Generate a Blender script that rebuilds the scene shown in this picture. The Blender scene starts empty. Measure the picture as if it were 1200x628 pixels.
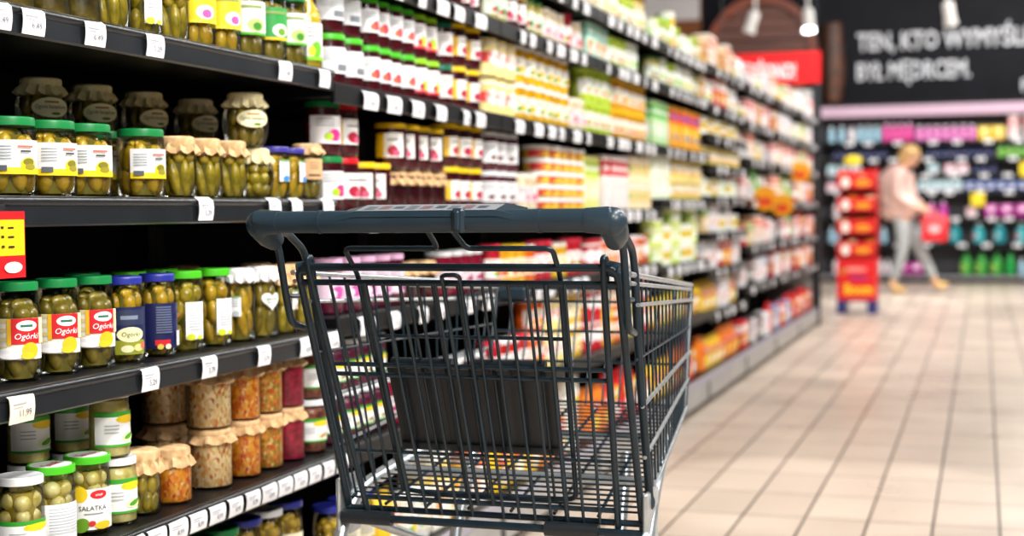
import bpy, math, random
from mathutils import Vector, Matrix
R = math.radians
PI = math.pi
S = bpy.context.scene
COL = S.collection

# ------------------------------------------------------------------ camera
F = 1700.0
YAW = math.atan(552/F)
PITCH = -math.atan(67.4/F)
ROLL = R(0.5)
fw = Vector((-math.sin(YAW)*math.cos(PITCH), math.cos(YAW)*math.cos(PITCH), math.sin(PITCH)))
r0 = Vector((math.cos(YAW), math.sin(YAW), 0))
u0 = r0.cross(fw)
rt = math.cos(ROLL)*r0 - math.sin(ROLL)*u0
up = math.sin(ROLL)*r0 + math.cos(ROLL)*u0
cam_d = bpy.data.cameras.new('camera')
cam = bpy.data.objects.new('camera', cam_d)
COL.objects.link(cam)
M3 = Matrix((rt, up, -fw)).transposed()
cam.matrix_world = Matrix.Translation((0, 0, 1.0)) @ M3.to_4x4()
cam_d.sensor_width = 36.0
cam_d.lens = F/1200*36.0
cam_d.dof.use_dof = True
cam_d.dof.focus_distance = 2.22
cam_d.dof.aperture_fstop = 3.1
cam_d.clip_start = 0.05
S.camera = cam

def Yat(px, X):
    """distance down the aisle of the point on the plane x = X seen in photo column px"""
    return -X/math.tan(YAW - math.atan((px-600)/F))

# ------------------------------------------------------------------ materials
def lin(h):
    h = h.lstrip('#')
    c = [int(h[i:i+2], 16)/255 for i in (0, 2, 4)]
    return tuple(x/12.92 if x <= .04045 else ((x+.055)/1.055)**2.4 for x in c)
MATS = {}
def new_mat(name):
    m = bpy.data.materials.new(name); m.use_nodes = True
    return m, m.node_tree.nodes, m.node_tree.links, m.node_tree.nodes['Principled BSDF']
def mat(hexc, rough=.45, metal=0., coat=0., emit=0.):
    k = (hexc, rough, metal, coat, emit)
    if k in MATS: return MATS[k]
    m, n, l, b = new_mat('paint_'+hexc.strip('#'))
    c = lin(hexc)
    b.inputs['Base Color'].default_value = (*c, 1)
    b.inputs['Roughness'].default_value = rough
    b.inputs['Metallic'].default_value = metal
    b.inputs['Coat Weight'].default_value = coat
    b.inputs['Coat Roughness'].default_value = .08
    if emit:
        b.inputs['Emission Color'].default_value = (*c, 1)
        b.inputs['Emission Strength'].default_value = emit
    MATS[k] = m
    return m
def noise_mat(name, stops, scale, rough=.4, kind='noise', coat=0., bump=0., detail=4., stretch=(1, 1, 1), coords='Object'):
    if name in MATS: return MATS[name]
    m, n, l, b = new_mat(name)
    tc = n.new('ShaderNodeTexCoord'); mp = n.new('ShaderNodeMapping')
    mp.inputs['Scale'].default_value = stretch
    l.new(tc.outputs[coords], mp.inputs['Vector'])
    if kind == 'noise':
        t = n.new('ShaderNodeTexNoise'); t.inputs['Scale'].default_value = scale; t.inputs['Detail'].default_value = detail
        out = t.outputs['Fac']
    else:
        t = n.new('ShaderNodeTexVoronoi'); t.inputs['Scale'].default_value = scale
        sp = n.new('ShaderNodeSeparateColor'); l.new(t.outputs['Color'], sp.inputs[0]); out = sp.outputs[0]
    l.new(mp.outputs[0], t.inputs['Vector'])
    cr = n.new('ShaderNodeValToRGB')
    el = cr.color_ramp.elements
    while len(el) > 1: el.remove(el[-1])
    el[0].position = stops[0][0]; el[0].color = (*lin(stops[0][1]), 1)
    for p, c in stops[1:]:
        e = el.new(p); e.color = (*lin(c), 1)
    l.new(out, cr.inputs[0]); l.new(cr.outputs[0], b.inputs['Base Color'])
    b.inputs['Roughness'].default_value = rough
    b.inputs['Coat Weight'].default_value = coat
    b.inputs['Coat Roughness'].default_value = .06
    if bump:
        bp = n.new('ShaderNodeBump'); bp.inputs['Strength'].default_value = bump; bp.inputs['Distance'].default_value = .004
        l.new(out, bp.inputs['Height']); l.new(bp.outputs[0], b.inputs['Normal'])
    MATS[name] = m
    return m
def glass_mat():
    if 'glass' in MATS: return MATS['glass']
    m = bpy.data.materials.new('jar_glass'); m.use_nodes = True
    n, l = m.node_tree.nodes, m.node_tree.links
    n.remove(n['Principled BSDF'])
    t = n.new('ShaderNodeBsdfTransparent'); t.inputs[0].default_value = (.95, .97, .93, 1)
    g = n.new('ShaderNodeBsdfGlossy'); g.inputs['Roughness'].default_value = .05
    lw = n.new('ShaderNodeLayerWeight'); lw.inputs['Blend'].default_value = .28
    mx = n.new('ShaderNodeMixShader')
    mm = n.new('ShaderNodeMath'); mm.operation = 'MULTIPLY'; mm.inputs[1].default_value = .75
    l.new(lw.outputs['Fresnel'], mm.inputs[0])
    l.new(mm.outputs[0], mx.inputs[0]); l.new(t.outputs[0], mx.inputs[1]); l.new(g.outputs[0], mx.inputs[2])
    l.new(mx.outputs[0], n['Material Output'].inputs['Surface'])
    MATS['glass'] = m
    return m
GLASS = glass_mat()
GHERKIN = noise_mat('gherkin_skin', [(.25, '#665a10'), (.42, '#97851a'), (.6, '#ba9f28'), (.8, '#d8c25a')], 45, .3, coat=.4, bump=.35)
GHERKIN_Y = noise_mat('yellow_gherkin_skin', [(.25, '#8a6c0e'), (.42, '#b8901a'), (.62, '#d8b02c'), (.85, '#ead878')], 40, .3, coat=.4, bump=.3)
GHERKIN_D = noise_mat('dark_gherkin_skin', [(.25, '#504810'), (.45, '#806e20'), (.65, '#a08a32'), (.85, '#c2ad5e')], 40, .3, coat=.4, bump=.3)
BRINE = noise_mat('olive_brine', [(.3, '#4a4510'), (.6, '#7a6e22'), (.8, '#988a34')], 25, .25, coat=.3)
BRINE_Y = noise_mat('yellow_brine', [(.3, '#6b5a12'), (.6, '#a08a2a'), (.8, '#c4b050')], 25, .25, coat=.3)
MUSH = noise_mat('mushroom_flesh', [(.3, '#a08c30'), (.5, '#cdbd68'), (.75, '#eee4b0')], 35, .35, coat=.4)
CABBAGE = noise_mat('cabbage_salad', [(0, '#d08a3c'), (.2, '#f0c88a'), (.5, '#fae6b8'), (.72, '#eab468'), (.86, '#d0602c'), (.93, '#f6dcae')], 210, .35, kind='v', coat=.3, bump=.5, stretch=(1, 1, .6))
CARROT = noise_mat('carrot_salad', [(0, '#d86a10'), (.25, '#f59a1e'), (.5, '#fbb83c'), (.75, '#ea7416'), (.88, '#c83412'), (.94, '#fbdc90')], 220, .35, kind='v', coat=.3, bump=.5, stretch=(1, 1, .6))
MIXED = noise_mat('mixed_vegetable_salad', [(0, '#b06a18'), (.2, '#ee9a2c'), (.42, '#7a8024'), (.55, '#f2b040'), (.75, '#de5a1c'), (.88, '#c0a038'), (.94, '#f8d890')], 200, .35, kind='v', coat=.3, bump=.5, stretch=(1, 1, .7))
BEET = noise_mat('beetroot_salad', [(.3, '#6a0620'), (.5, '#a40c38'), (.7, '#cc1c4c'), (.85, '#e0486e')], 90, .35, coat=.3, bump=.4)
DARKBEET = noise_mat('dark_beetroot', [(.3, '#1c0408'), (.55, '#38060f'), (.8, '#5e0c1c')], 30, .2, coat=.6)
BROWN_S = noise_mat('brown_salad', [(.3, '#4a2018'), (.5, '#7a3a2a'), (.75, '#a86a50')], 70, .35, coat=.3, bump=.4)
PURPLE_S = noise_mat('purple_cabbage', [(.3, '#3a0828'), (.55, '#6c1240'), (.8, '#9a2a5c')], 60, .35, coat=.3, bump=.3)
KRAFT = noise_mat('kraft_cloth', [(.3, '#b88c5c'), (.55, '#d6b080'), (.8, '#ecd0a4')], 60, .8, bump=.2)
CLOTH_CREAM = noise_mat('cream_cloth', [(.3, '#cfc08a'), (.6, '#e6dbae'), (.85, '#f2ecd0')], 50, .8, bump=.15)
CLOTH_WHITE = noise_mat('white_cloth', [(.3, '#c8c8c8'), (.6, '#e6e6e6'), (.85, '#f6f6f6')], 60, .8, bump=.2)
SHELF = noise_mat('black_shelf_metal', [(.3, '#08090b'), (.7, '#0d0e11')], 8, .42)
SHELF_EDGE = noise_mat('dark_grey_shelf_edge', [(.3, '#13161a'), (.7, '#1c2025')], 8, .28)
BACKP = noise_mat('black_back_panel', [(.3, '#050607'), (.7, '#08090b')], 6, .6)
PLINTH = noise_mat('grey_plinth', [(.3, '#8d8b88'), (.7, '#a19f9c')], 5, .35)
SLATE = noise_mat('slate_coated_wire', [(.3, '#14222b'), (.7, '#1a2b35')], 30, .34, coat=.1)
SLATE_P = noise_mat('slate_plastic', [(.3, '#22303a'), (.7, '#273640')], 12, .34, coat=.1)
BLACK_P = noise_mat('black_plastic', [(.3, '#161b20'), (.7, '#1c2228')], 20, .42)
for m_ in (SHELF, BACKP): m_.node_tree.nodes['Principled BSDF'].inputs['Specular IOR Level'].default_value = .22
for m_ in (SLATE, SLATE_P): m_.node_tree.nodes['Principled BSDF'].inputs['Specular IOR Level'].default_value = .3
ZINC_AND_GLINT = noise_mat('zinc_and_glint_metal', [(.3, '#aab2b6'), (.7, '#c6ccd0')], 40, .28)  # zinc of the chassis; on basket rods it paints in highlights
ZINC_AND_GLINT.node_tree.nodes['Principled BSDF'].inputs['Metallic'].default_value = .75
RUBBER = mat('#2a2c2e', .7)
WHITE = mat('#f2f2f0', .4)

# ------------------------------------------------------------------ mesh builder
class MB:
    def __init__(s): s.v = []; s.f = []; s.m = []; s.mats = []
    def mi(s, m):
        if m not in s.mats: s.mats.append(m)
        return s.mats.index(m)
    def add(s, vs, fs, m):
        o = len(s.v); k = s.mi(m)
        s.v += [tuple(p) for p in vs]
        for f in fs: s.f.append(tuple(i+o for i in f)); s.m.append(k)
    def merge(s, o):
        b = len(s.v); s.v += o.v
        for f, k in zip(o.f, o.m): s.f.append(tuple(i+b for i in f)); s.m.append(s.mi(o.mats[k]))
        return s
    def box(s, x0, x1, y0, y1, z0, z1, m, b=0.):
        if b <= 0:
            vs = [(x, y, z) for x in (x0, x1) for y in (y0, y1) for z in (z0, z1)]
            fs = [(0, 1, 3, 2), (4, 6, 7, 5), (0, 4, 5, 1), (2, 3, 7, 6), (0, 2, 6, 4), (1, 5, 7, 3)]
            s.add(vs, fs, m); return s
        lo = (x0, y0, z0); hi = (x1, y1, z1); vs = []; idx = {}
        for sx in (0, 1):
            for sy in (0, 1):
                for sz in (0, 1):
                    sg = (sx, sy, sz)
                    for a in range(3):
                        p = [0, 0, 0]
                        for c in range(3):
                            e = hi[c] if sg[c] else lo[c]
                            if c != a: e += -b if sg[c] else b
                            p[c] = e
                        idx[(sg, a)] = len(vs); vs.append(p)
        fs = []
        for a in range(3):
            o1, o2 = [c for c in range(3) if c != a]
            for sa in (0, 1):
                q = []
                for (p1, p2) in ((0, 0), (1, 0), (1, 1), (0, 1)):
                    g = [0, 0, 0]; g[a] = sa; g[o1] = p1; g[o2] = p2
                    q.append(idx[(tuple(g), a)])
                fs.append(tuple(q))
        for a in range(3):
            o1, o2 = [c for c in range(3) if c != a]
            for p1 in (0, 1):
                for p2 in (0, 1):
                    g0 = [0, 0, 0]; g1 = [0, 0, 0]; g1[a] = 1
                    for g in (g0, g1): g[o1] = p1; g[o2] = p2
                    g0 = tuple(g0); g1 = tuple(g1)
                    fs.append((idx[(g0, o1)], idx[(g1, o1)], idx[(g1, o2)], idx[(g0, o2)]))
        for sx in (0, 1):
            for sy in (0, 1):
                for sz in (0, 1): fs.append(tuple(idx[((sx, sy, sz), a)] for a in range(3)))
        s.add(vs, fs, m); return s
    def lathe(s, prof, n, m, a0=0., a1=2*PI, cx=0., cy=0., wob=None):
        full = abs(a1-a0-2*PI) < 1e-6
        k = n if full else n+1
        vs = []
        for j, (r, z) in enumerate(prof):
            for i in range(k):
                a = a0+(a1-a0)*i/n
                rr = r if wob is None else wob(r, z, a, j)
                if isinstance(rr, tuple): rr, zz = rr
                else: zz = z
                vs.append((cx+rr*math.cos(a), cy+rr*math.sin(a), zz))
        fs = []
        for j in range(len(prof)-1):
            for i in range(n):
                i2 = (i+1) % k if full else i+1
                fs.append((j*k+i, j*k+i2, (j+1)*k+i2, (j+1)*k+i))
        if full:
            if prof[0][0] > 1e-5: fs.append(tuple(range(k))[::-1])
            if prof[-1][0] > 1e-5: fs.append(tuple((len(prof)-1)*k+i for i in range(k)))
        s.add(vs, fs, m); return s
    def tube(s, pts, r, m, n=8, rnd=0., closed=False, cap=True):
        P = [Vector(p) for p in pts]
        if rnd > 0 and len(P) > 2:
            Q = [P[0]]
            for i in range(1, len(P)-1):
                a, b, c = P[i-1], P[i], P[i+1]
                d1 = min(rnd, (a-b).length*.45); d2 = min(rnd, (c-b).length*.45)
                p1 = b+(a-b).normalized()*d1; p2 = b+(c-b).normalized()*d2
                for k in range(6):
                    t = k/5
                    Q.append(p1*(1-t)**2+b*2*t*(1-t)+p2*t*t)
            Q.append(P[-1]); P = Q
        rad = r if isinstance(r, (list, tuple)) else [r]*len(P)
        if len(rad) != len(P): rad = [rad[0]+(rad[-1]-rad[0])*i/(len(P)-1) for i in range(len(P))]
        vs = []; T0 = None; Nn = None
        for i, p in enumerate(P):
            if i == 0: T = P[1]-P[0]
            elif i == len(P)-1: T = P[-1]-P[-2]
            else: T = (P[i+1]-P[i]).normalized()+(P[i]-P[i-1]).normalized()
            T = T.normalized() if T.length > 1e-9 else T0
            if Nn is None:
                h = Vector((0, 0, 1)) if abs(T.z) < .9 else Vector((1, 0, 0))
                Nn = T.cross(h).normalized()
            else:
                Nn = (Nn-T*Nn.dot(T)).normalized()
            B = T.cross(Nn); T0 = T
            for k in range(n):
                a = 2*PI*k/n
                vs.append(p+(Nn*math.cos(a)+B*math.sin(a))*rad[i])
        fs = []
        for i in range(len(P)-1):
            for k in range(n):
                k2 = (k+1) % n
                fs.append((i*n+k, i*n+k2, (i+1)*n+k2, (i+1)*n+k))
        if cap:
            fs.append(tuple(range(n))[::-1]); fs.append(tuple((len(P)-1)*n+k for k in range(n)))
        s.add(vs, fs, m); return s
    def ell(s, c, rx, ry, rz, m, n=12, k=8, rot=None):
        vs = []
        for j in range(k+1):
            t = -PI/2+PI*j/k
            for i in range(n):
                a = 2*PI*i/n
                p = Vector((rx*math.cos(t)*math.cos(a), ry*math.cos(t)*math.sin(a), rz*math.sin(t)))
                if rot: p = rot @ p
                vs.append(Vector(c)+p)
        fs = [(j*n+i, j*n+(i+1) % n, (j+1)*n+(i+1) % n, (j+1)*n+i) for j in range(k) for i in range(n)]
        s.add(vs, fs, m); return s
    def mesh(s, name, sharp=40):
        me = bpy.data.meshes.new(name)
        me.from_pydata(s.v, [], s.f)
        for m in s.mats: me.materials.append(m)
        me.polygons.foreach_set('material_index', s.m)
        me.polygons.foreach_set('use_smooth', [True]*len(s.f))
        me.validate(); me.update()
        try: me.set_sharp_from_angle(angle=R(sharp))
        except Exception: pass
        return me
    def obj(s, name, parent=None, loc=None, sharp=40):
        o = bpy.data.objects.new(name, s.mesh(name, sharp)); COL.objects.link(o)
        if parent: o.parent = parent
        if loc is not None: o.location = loc
        return o

def empty(name, label, cat, loc=(0, 0, 0), rz=0., group=None):
    o = bpy.data.objects.new(name, None); COL.objects.link(o)
    o.empty_display_size = .05
    o.location = loc; o.rotation_euler = (0, 0, rz)
    return tag(o, label, cat, group)
def tag(o, label=None, cat=None, group=None, kind=None):
    if label: o['label'] = label
    if cat: o['category'] = cat
    if group: o['group'] = group
    if kind: o['kind'] = kind
    return o

_txt = {}
def text_geo(t, shear=0., bold=0.):
    """outline of a piece of lettering as flat verts and faces, cap height 1, starting at x = 0"""
    key = (t, shear, bold)
    if key in _txt: return _txt[key]
    c = bpy.data.curves.new('t', 'FONT'); c.body = t; c.size = 1.; c.resolution_u = 2; c.shear = shear; c.offset = bold
    o = bpy.data.objects.new('t', c); COL.objects.link(o)
    dg = bpy.context.evaluated_depsgraph_get()
    me = bpy.data.meshes.new_from_object(o.evaluated_get(dg))
    vs = [(v.co.x, v.co.y) for v in me.vertices]; fs = [tuple(p.vertices) for p in me.polygons]
    bpy.data.objects.remove(o); bpy.data.curves.remove(c); bpy.data.meshes.remove(me)
    x0 = min(v[0] for v in vs); x1 = max(v[0] for v in vs)
    vs = [((x-x0)/.73, y/.73) for x, y in vs]
    _txt[key] = (vs, fs, (x1-x0)/.73)
    return _txt[key]

# decals on a cylinder: u is arc length from the label centre, v height
class Wrap:
    def __init__(s, mb, r, ang, off=.0006): s.mb = mb; s.r = r; s.a = ang; s.k = 0; s.off = off
    def pt(s, u, v, lift): rr = s.r+lift; a = s.a+u/s.r; return (rr*math.cos(a), rr*math.sin(a), v)
    def rect(s, u0, u1, v0, v1, m, n=None):
        s.k += 1; lift = s.off*s.k*.4
        n = n or max(1, int(abs(u1-u0)/s.r/.22)+1)
        vs = [s.pt(u0+(u1-u0)*i/n, v, lift) for v in (v0, v1) for i in range(n+1)]
        s.mb.add(vs, [(i, i+1, n+2+i, n+1+i) for i in range(n)], m); return s
    def oval(s, u, v, ru, rv, m, n=18, tilt=0.):
        s.k += 1; lift = s.off*s.k*.4
        vs = [s.pt(u, v, lift)]
        for q in (.5, 1.):
            for i in range(n):
                a = 2*PI*i/n; x = ru*q*math.cos(a); y = rv*q*math.sin(a)
                vs.append(s.pt(u+x*math.cos(tilt)-y*math.sin(tilt), v+x*math.sin(tilt)+y*math.cos(tilt), lift))
        fs = [(0, 1+i, 1+(i+1) % n) for i in range(n)]+[(1+i, 1+n+i, 1+n+(i+1) % n, 1+(i+1) % n) for i in range(n)]
        s.mb.add(vs, fs, m); return s
    def poly(s, pts, m):
        s.k += 1; lift = s.off*s.k*.4
        s.mb.add([s.pt(u, v, lift) for u, v in pts], [tuple(range(len(pts)))], m); return s
    def text(s, t, u, v, h, m, shear=0., wmax=None):
        s.k += 1; lift = s.off*s.k*.4+.0003
        vs, fs, w = text_geo(t, shear)
        sx = h if not wmax or w*h <= wmax else wmax/w
        s.mb.add([s.pt(u+(x-w/2)*sx, v+y*h, lift) for x, y in vs], fs, m); return s
class Flat(Wrap):
    """the same drawing calls on the +x face of a box"""
    def __init__(s, mb, x, off=.0006): s.mb = mb; s.x = x; s.k = 0; s.off = off; s.r = 1e3
    def pt(s, u, v, lift): return (s.x+lift, u, v)
    def rect(s, u0, u1, v0, v1, m, n=None): return Wrap.rect(s, u0, u1, v0, v1, m, 1)

# ------------------------------------------------------------------ jars, cans, cartons
def jar_profile(r, h, neck=.8, sh=.16, base=.06):
    zl = h
    return [(r*.55, .0), (r*.86, .0), (r*.96, h*base*.4), (r, h*base), (r, h*(1-sh-.14)), (r*.985, h*(1-sh-.09)), (r*(neck+.1), h*(1-.12)), (r*neck, h*.9), (r*neck, zl*.985)]
def glass_body(r, h, neck=.8, sh=.16, belly=0.):
    b = MB(); pf = jar_profile(r, h, neck, sh)
    if belly:
        pf = [(r*.62, 0), (r*.74, .002)]+[(r*(.74+.26*math.sin(PI*min(1, t*1.05))**.8), h*.88*t) for t in (.1, .2, .32, .45, .58, .7, .8, .9)]+[(r*neck, h*.92), (r*neck, h*.985)]
    b.lathe(pf, 28, GLASS)
    return b
def metal_lid(r, h, m, neck=.8, t=.014, topm=None, art=None):
    b = MB(); R_ = r*neck+.003
    b.lathe([(R_*.9, h-t), (R_, h-t+.0008), (R_, h-.004), (R_*.985, h-.0012), (R_*.94, h), (R_*.9, h-.0008), (0, h-.0008)], 32, m)
    if topm:
        b.lathe([(R_*.86, h-.0006), (0, h-.0004)], 24, topm)
        if art:
            vs, fs, w = text_geo(art[0]); sc = R_*1.2/w
            b.add([((y-.5)*sc*1.2*-1, (x-w/2)*sc, h+.0002) for x, y in vs], fs, art[1])
    return b
def cloth_lid(r, h, m, neck=.85, k=11, drop=.024, seed=0, string=None):
    b = MB(); rn = r*neck+.002; rg = random.Random(seed); ph = rg.random()*6
    def wob(rr, z, a, j):
        w = [0, 0, 0, .01, .03, .09, .13][j]
        q = math.sin(k*a+ph)*.7+math.sin((k*2+1)*a+ph*2)*.3
        return rr*(1+w*q), z+(.0 if j < 4 else .004*q*(j-3)/3)
    b.lathe([(0.0001, h+.0005), (rn*.85, h), (rn*1.0, h-.003), (rn*1.03, h-.008), (rn*1.0, h-drop*.55), (rn*1.12, h-drop*.8), (rn*1.24, h-drop-.004)], 66, m, wob=wob)
    if string:
        b.lathe([(rn*1.0, h-drop*.6), (rn*1.045, h-drop*.55), (rn*1.0, h-drop*.5)], 30, string)
    return b
def gherkins(r, h, m, core, size=.011, seed=1, fill=.8, neck=.8, lengthk=3.6):
    b = MB(); rg = random.Random(seed); ri = r*.93
    zt = h*fill
    b.lathe([(0.0001, .004), (ri*.7, .004), (ri*.7, zt), (0.0001, zt)], 14, core)
    ln = size*lengthk; z = .004
    while z < zt-size:
        l = min(ln, zt-z)
        n = int(2*PI*(ri-size)/(size*1.9)); ph = rg.random()*6
        for i in range(n):
            a = ph+2*PI*i/n+rg.uniform(-.08, .08); rr = ri-size*rg.uniform(1., 1.15)
            sz = size*rg.uniform(.88, 1.08)
            zc = z+l/2+rg.uniform(-.1, .1)*l; zc = max(.004+l*.5, min(zc, zt+.004-l*.4))
            rot = Matrix.Rotation(a, 3, 'Z') @ Matrix.Rotation(rg.uniform(-.22, .22), 3, 'X')
            b.ell((rr*math.cos(a), rr*math.sin(a), zc), sz, sz, max(l*.54, sz), m, 9, 7, rot)
        z += l*.92
    for i in range(3):
        a = rg.random()*6; b.ell((ri*.35*math.cos(a), ri*.35*math.sin(a), zt), ri*.3, ri*.5, size*.9, m, 9, 6)
    return b
def salad(r, h, m, fill=.84, seed=1, neck=.8, amp=.03):
    b = MB(); rg = random.Random(seed); rr = r*.965
    prof = [(.0001, .003), (rr*.86, .003), (rr*.97, h*.04)]+[(rr, h*(.05+(fill-.1)*i/10)) for i in range(11)]+[(rr*min(1, neck+.12), h*fill), (rr*min(.95, neck), h*(fill+.05)), (.0001, h*(fill+.05))]
    ran = [[rg.uniform(-1, 1) for _ in range(36)] for _ in prof]
    def wob(q, z, a, j): return min(q*(1+amp*.5*ran[j][int(round(a/(2*PI)*36)) % 36]-amp*.5), rr*1.0)
    b.lathe(prof, 36, m, wob=wob)
    return b
def label_patch(r, z0, z1, ang, half, base):
    b = MB(); w = Wrap(b, r+.0004, ang); u = half*r
    w.rect(-u, u, z0, z1, base, 14)
    return b, w, u

PARTS = {}          # kind -> list of (part name, mesh builder, label or None, sub-parts)
INFO = {}           # kind -> (object name, look, category, radius or half width, height)
def kind(key, name, look, cat, r, h, parts): INFO[key] = (name, look, cat, r, h); PARTS[key] = parts

LA = R(-28)         # labels turn towards the person walking down the aisle
def art_yellow(r, z0, z1, ang=LA, half=1.0):
    b, w, u = label_patch(r, z0, z1, ang, half, mat('#eeeeec', .45)); H = z1-z0
    w.rect(-u, u, z0, z0+H*.2, mat('#f0d21a')); w.oval(u*.35, z0+H*.28, u*.34, H*.22, mat('#e6c81c'))
    w.oval(u*.35, z0+H*.36, u*.24, H*.11, mat('#7a7420')); w.oval(u*.42, z0+H*.22, u*.24, H*.09, mat('#948a2a'))
    for i in range(5): w.rect(-u*.85, -u*.3, z0+H*(.8-.09*i), z0+H*(.83-.09*i), mat('#8f9aa2'))
    w.rect(-u*.85, -u*.45, z0+H*.1, z0+H*.26, mat('#5a5f66')); w.rect(-u*.1, u*.5, z0+H*.78, z0+H*.84, mat('#b86a5a'))
    w.rect(0, u*.4, z0+H*.64, z0+H*.7, mat('#4a4f52'))
    return b
def art_red(r, z0, z1, ang=LA, half=1.15):
    b, w, u = label_patch(r, z0, z1, ang, half, mat('#f4efdf', .45)); H = z1-z0
    for i in range(4): w.rect(-u, -u*.45, z0+H*(.88-.22*i), z0+H*(.99-.22*i), mat('#e6d7a0'))
    w.rect(-u*.45, -u*.3, z0+H*.35, z1, mat('#e8b82a')); w.rect(-u*.3, u*.75, z0+H*.38, z1, mat('#cc1420'))
    w.rect(u*.75, u, z0+H*.38, z1, mat('#efe2b0'))
    w.oval(u*.25, z0+H*.82, u*.38, H*.13, mat('#f8f8f6')); w.rect(u*.02, u*.46, z0+H*.79, z0+H*.85, mat('#1f6a54'))
    w.text('Ogórki', u*.25, z0+H*.5, H*.15, mat('#fafafa'), .2, u*.85)
    w.oval(-u*.3, z0+H*.16, u*.6, H*.14, mat('#fafafa')); w.oval(u*.35, z0+H*.22, u*.3, H*.2, mat('#d9b81e')); w.oval(u*.25, z0+H*.1, u*.24, H*.09, mat('#c8c024'))
    return b
def art_navy(r, z0, z1, ang=LA, half=1.25, back=False):
    b, w, u = label_patch(r, z0, z1, ang, half, mat('#141c4e', .4)); H = z1-z0
    if back:
        for i in range(11): w.rect(-u*.45, u*.2, z0+H*(.9-.055*i), z0+H*(.925-.055*i), mat('#6a7490'))
        w.rect(u*.45, u*.85, z0+H*.05, z0+H*.38, mat('#dfe4ea')); w.rect(-u*.5, u*.1, z0+H*.08, z0+H*.2, mat('#d01c28'))
        w.oval(-u*.3, z0+H*.05, u*.12, H*.06, mat('#e6c84a')); w.oval(0, z0+H*.05, u*.12, H*.06, mat('#e6e2c4')); w.oval(u*.6, z0+H*.72, u*.1, H*.06, mat('#a0503a'))
    else:
        w.rect(-u*.9, u*.5, z0+H*.62, z1-H*.06, mat('#26304e')); w.rect(-u*.6, u*.1, z0+H*.74, z0+H*.82, mat('#7a869a'))
        w.rect(-u*.85, u*.45, z0, z0+H*.3, mat('#8f9426')); w.oval(-u*.2, z0+H*.42, u*.56, H*.16, mat('#ece9b4')); w.text('Ogórki', -u*.2, z0+H*.38, H*.1, mat('#4c5a1c'), .1, u*.9)
        w.oval(-u*.35, z0+H*.12, u*.25, H*.08, mat('#e0dcae')); w.oval(u*.1, z0+H*.14, u*.2, H*.08, mat('#d8cf88')); w.rect(u*.2, u*.42, z0+H*.12, z0+H*.24, mat('#e06a5a'))
    return b
def art_lines(r, z0, z1, ang=LA, half=.6, foot='#c8cf2a'):
    b, w, u = label_patch(r, z0, z1, ang, half, mat('#f2f3f4', .45)); H = z1-z0
    for i in range(9): w.rect(-u*.7, u*.6, z0+H*(.86-.075*i), z0+H*(.885-.075*i), mat('#b4bac2'))
    w.oval(-u*.55, z0+H*.07, u*.4, H*.09, mat(foot)); w.oval(u*.3, z0+H*.05, u*.3, H*.06, mat(foot))
    return b
def art_small(r, z0, z1, ang=LA, half=.5, c='#3a8ad0'):
    b, w, u = label_patch(r, z0, z1, ang, half, mat('#f2f4f6', .45)); H = z1-z0
    for i in range(4): w.rect(-u*.7, u*.5, z0+H*(.85-.12*i), z0+H*(.9-.12*i), mat('#a6b0b8'))
    w.oval(u*.1, z0+H*.14, u*.6, H*.14, mat(c)); w.rect(-u, u, z0+H*.94, z1, mat('#5a9a3a'))
    return b
def art_oval(r, zc, ang=LA, ru=.036, rv=.018, big=True):
    b = MB(); w = Wrap(b, r+.002, ang); w.oval(0, zc, ru, rv, mat('#c9bd72')); w.oval(0, zc, ru*.95, rv*.93, mat('#f0ebc2'))
    if big:
        w.text('Ogórki kanapkowe', 0, zc-rv*.12, rv*.42, mat('#5a5428'), .1, ru*1.55); w.rect(-ru*.35, ru*.35, zc+rv*.42, zc+rv*.6, mat('#b07a3a'))
        w.oval(ru*.2, zc-rv*.6, ru*.24, rv*.14, mat('#5a8a2a'))
    return b
def art_heart(r, zc, ang=LA, s=.02):
    b = MB(); w = Wrap(b, r+.0006, ang)
    pts = []
    for i in range(24):
        t = 2*PI*i/24; pts.append((s*math.sin(t)**3*1.15, zc+s*(13*math.cos(t)-5*math.cos(2*t)-2*math.cos(3*t)-math.cos(4*t))/16))
    w.poly(pts[::-1], mat('#f4f6f4')); w.rect(-s*.6, s*.6, zc+.001, zc+.0035, mat('#8aa08e')); w.rect(-s*.5, s*.5, zc-.005, zc-.003, mat('#9aa8b0'))
    return b
def art_kraft(r, z0, z1, ang=LA, half=.75):
    b, w, u = label_patch(r, z0, z1, ang, half, mat('#d8ac7c', .7)); H = z1-z0
    for i in range(3): w.rect(-u*.5, u*.4, z0+H*(.8-.14*i), z0+H*(.84-.14*i), mat('#8a6a48'))
    w.rect(-u*.6, u*.6, z0+H*.16, z0+H*.25, mat('#4a3a2a'))
    return b
def art_pea(r, z0, z1, ang=LA, half=1.35, pic='#4a9a24'):
    b, w, u = label_patch(r, z0, z1, ang, half, mat('#f3f4f2', .45)); H = z1-z0
    w.rect(-u, u, z0+H*.86, z1, mat('#2f9a2a')); w.oval(u*.3, z0+H*.78, u*.5, H*.12, mat('#f0cc1c')); w.rect(-u*.1, u, z0+H*.76, z0+H*.88, mat('#f0cc1c'))
    w.rect(-u, u, z0, z0+H*.07, mat('#3aa02a')); w.oval(u*.35, z0+H*.26, u*.36, H*.13, mat('#e2ecb0')); w.oval(u*.38, z0+H*.28, u*.27, H*.075, mat(pic), tilt=.25)
    for i in range(3): w.rect(-u*.6, -u*.1, z0+H*(.6-.1*i), z0+H*(.63-.1*i), mat('#aab0b4'))
    return b
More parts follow.
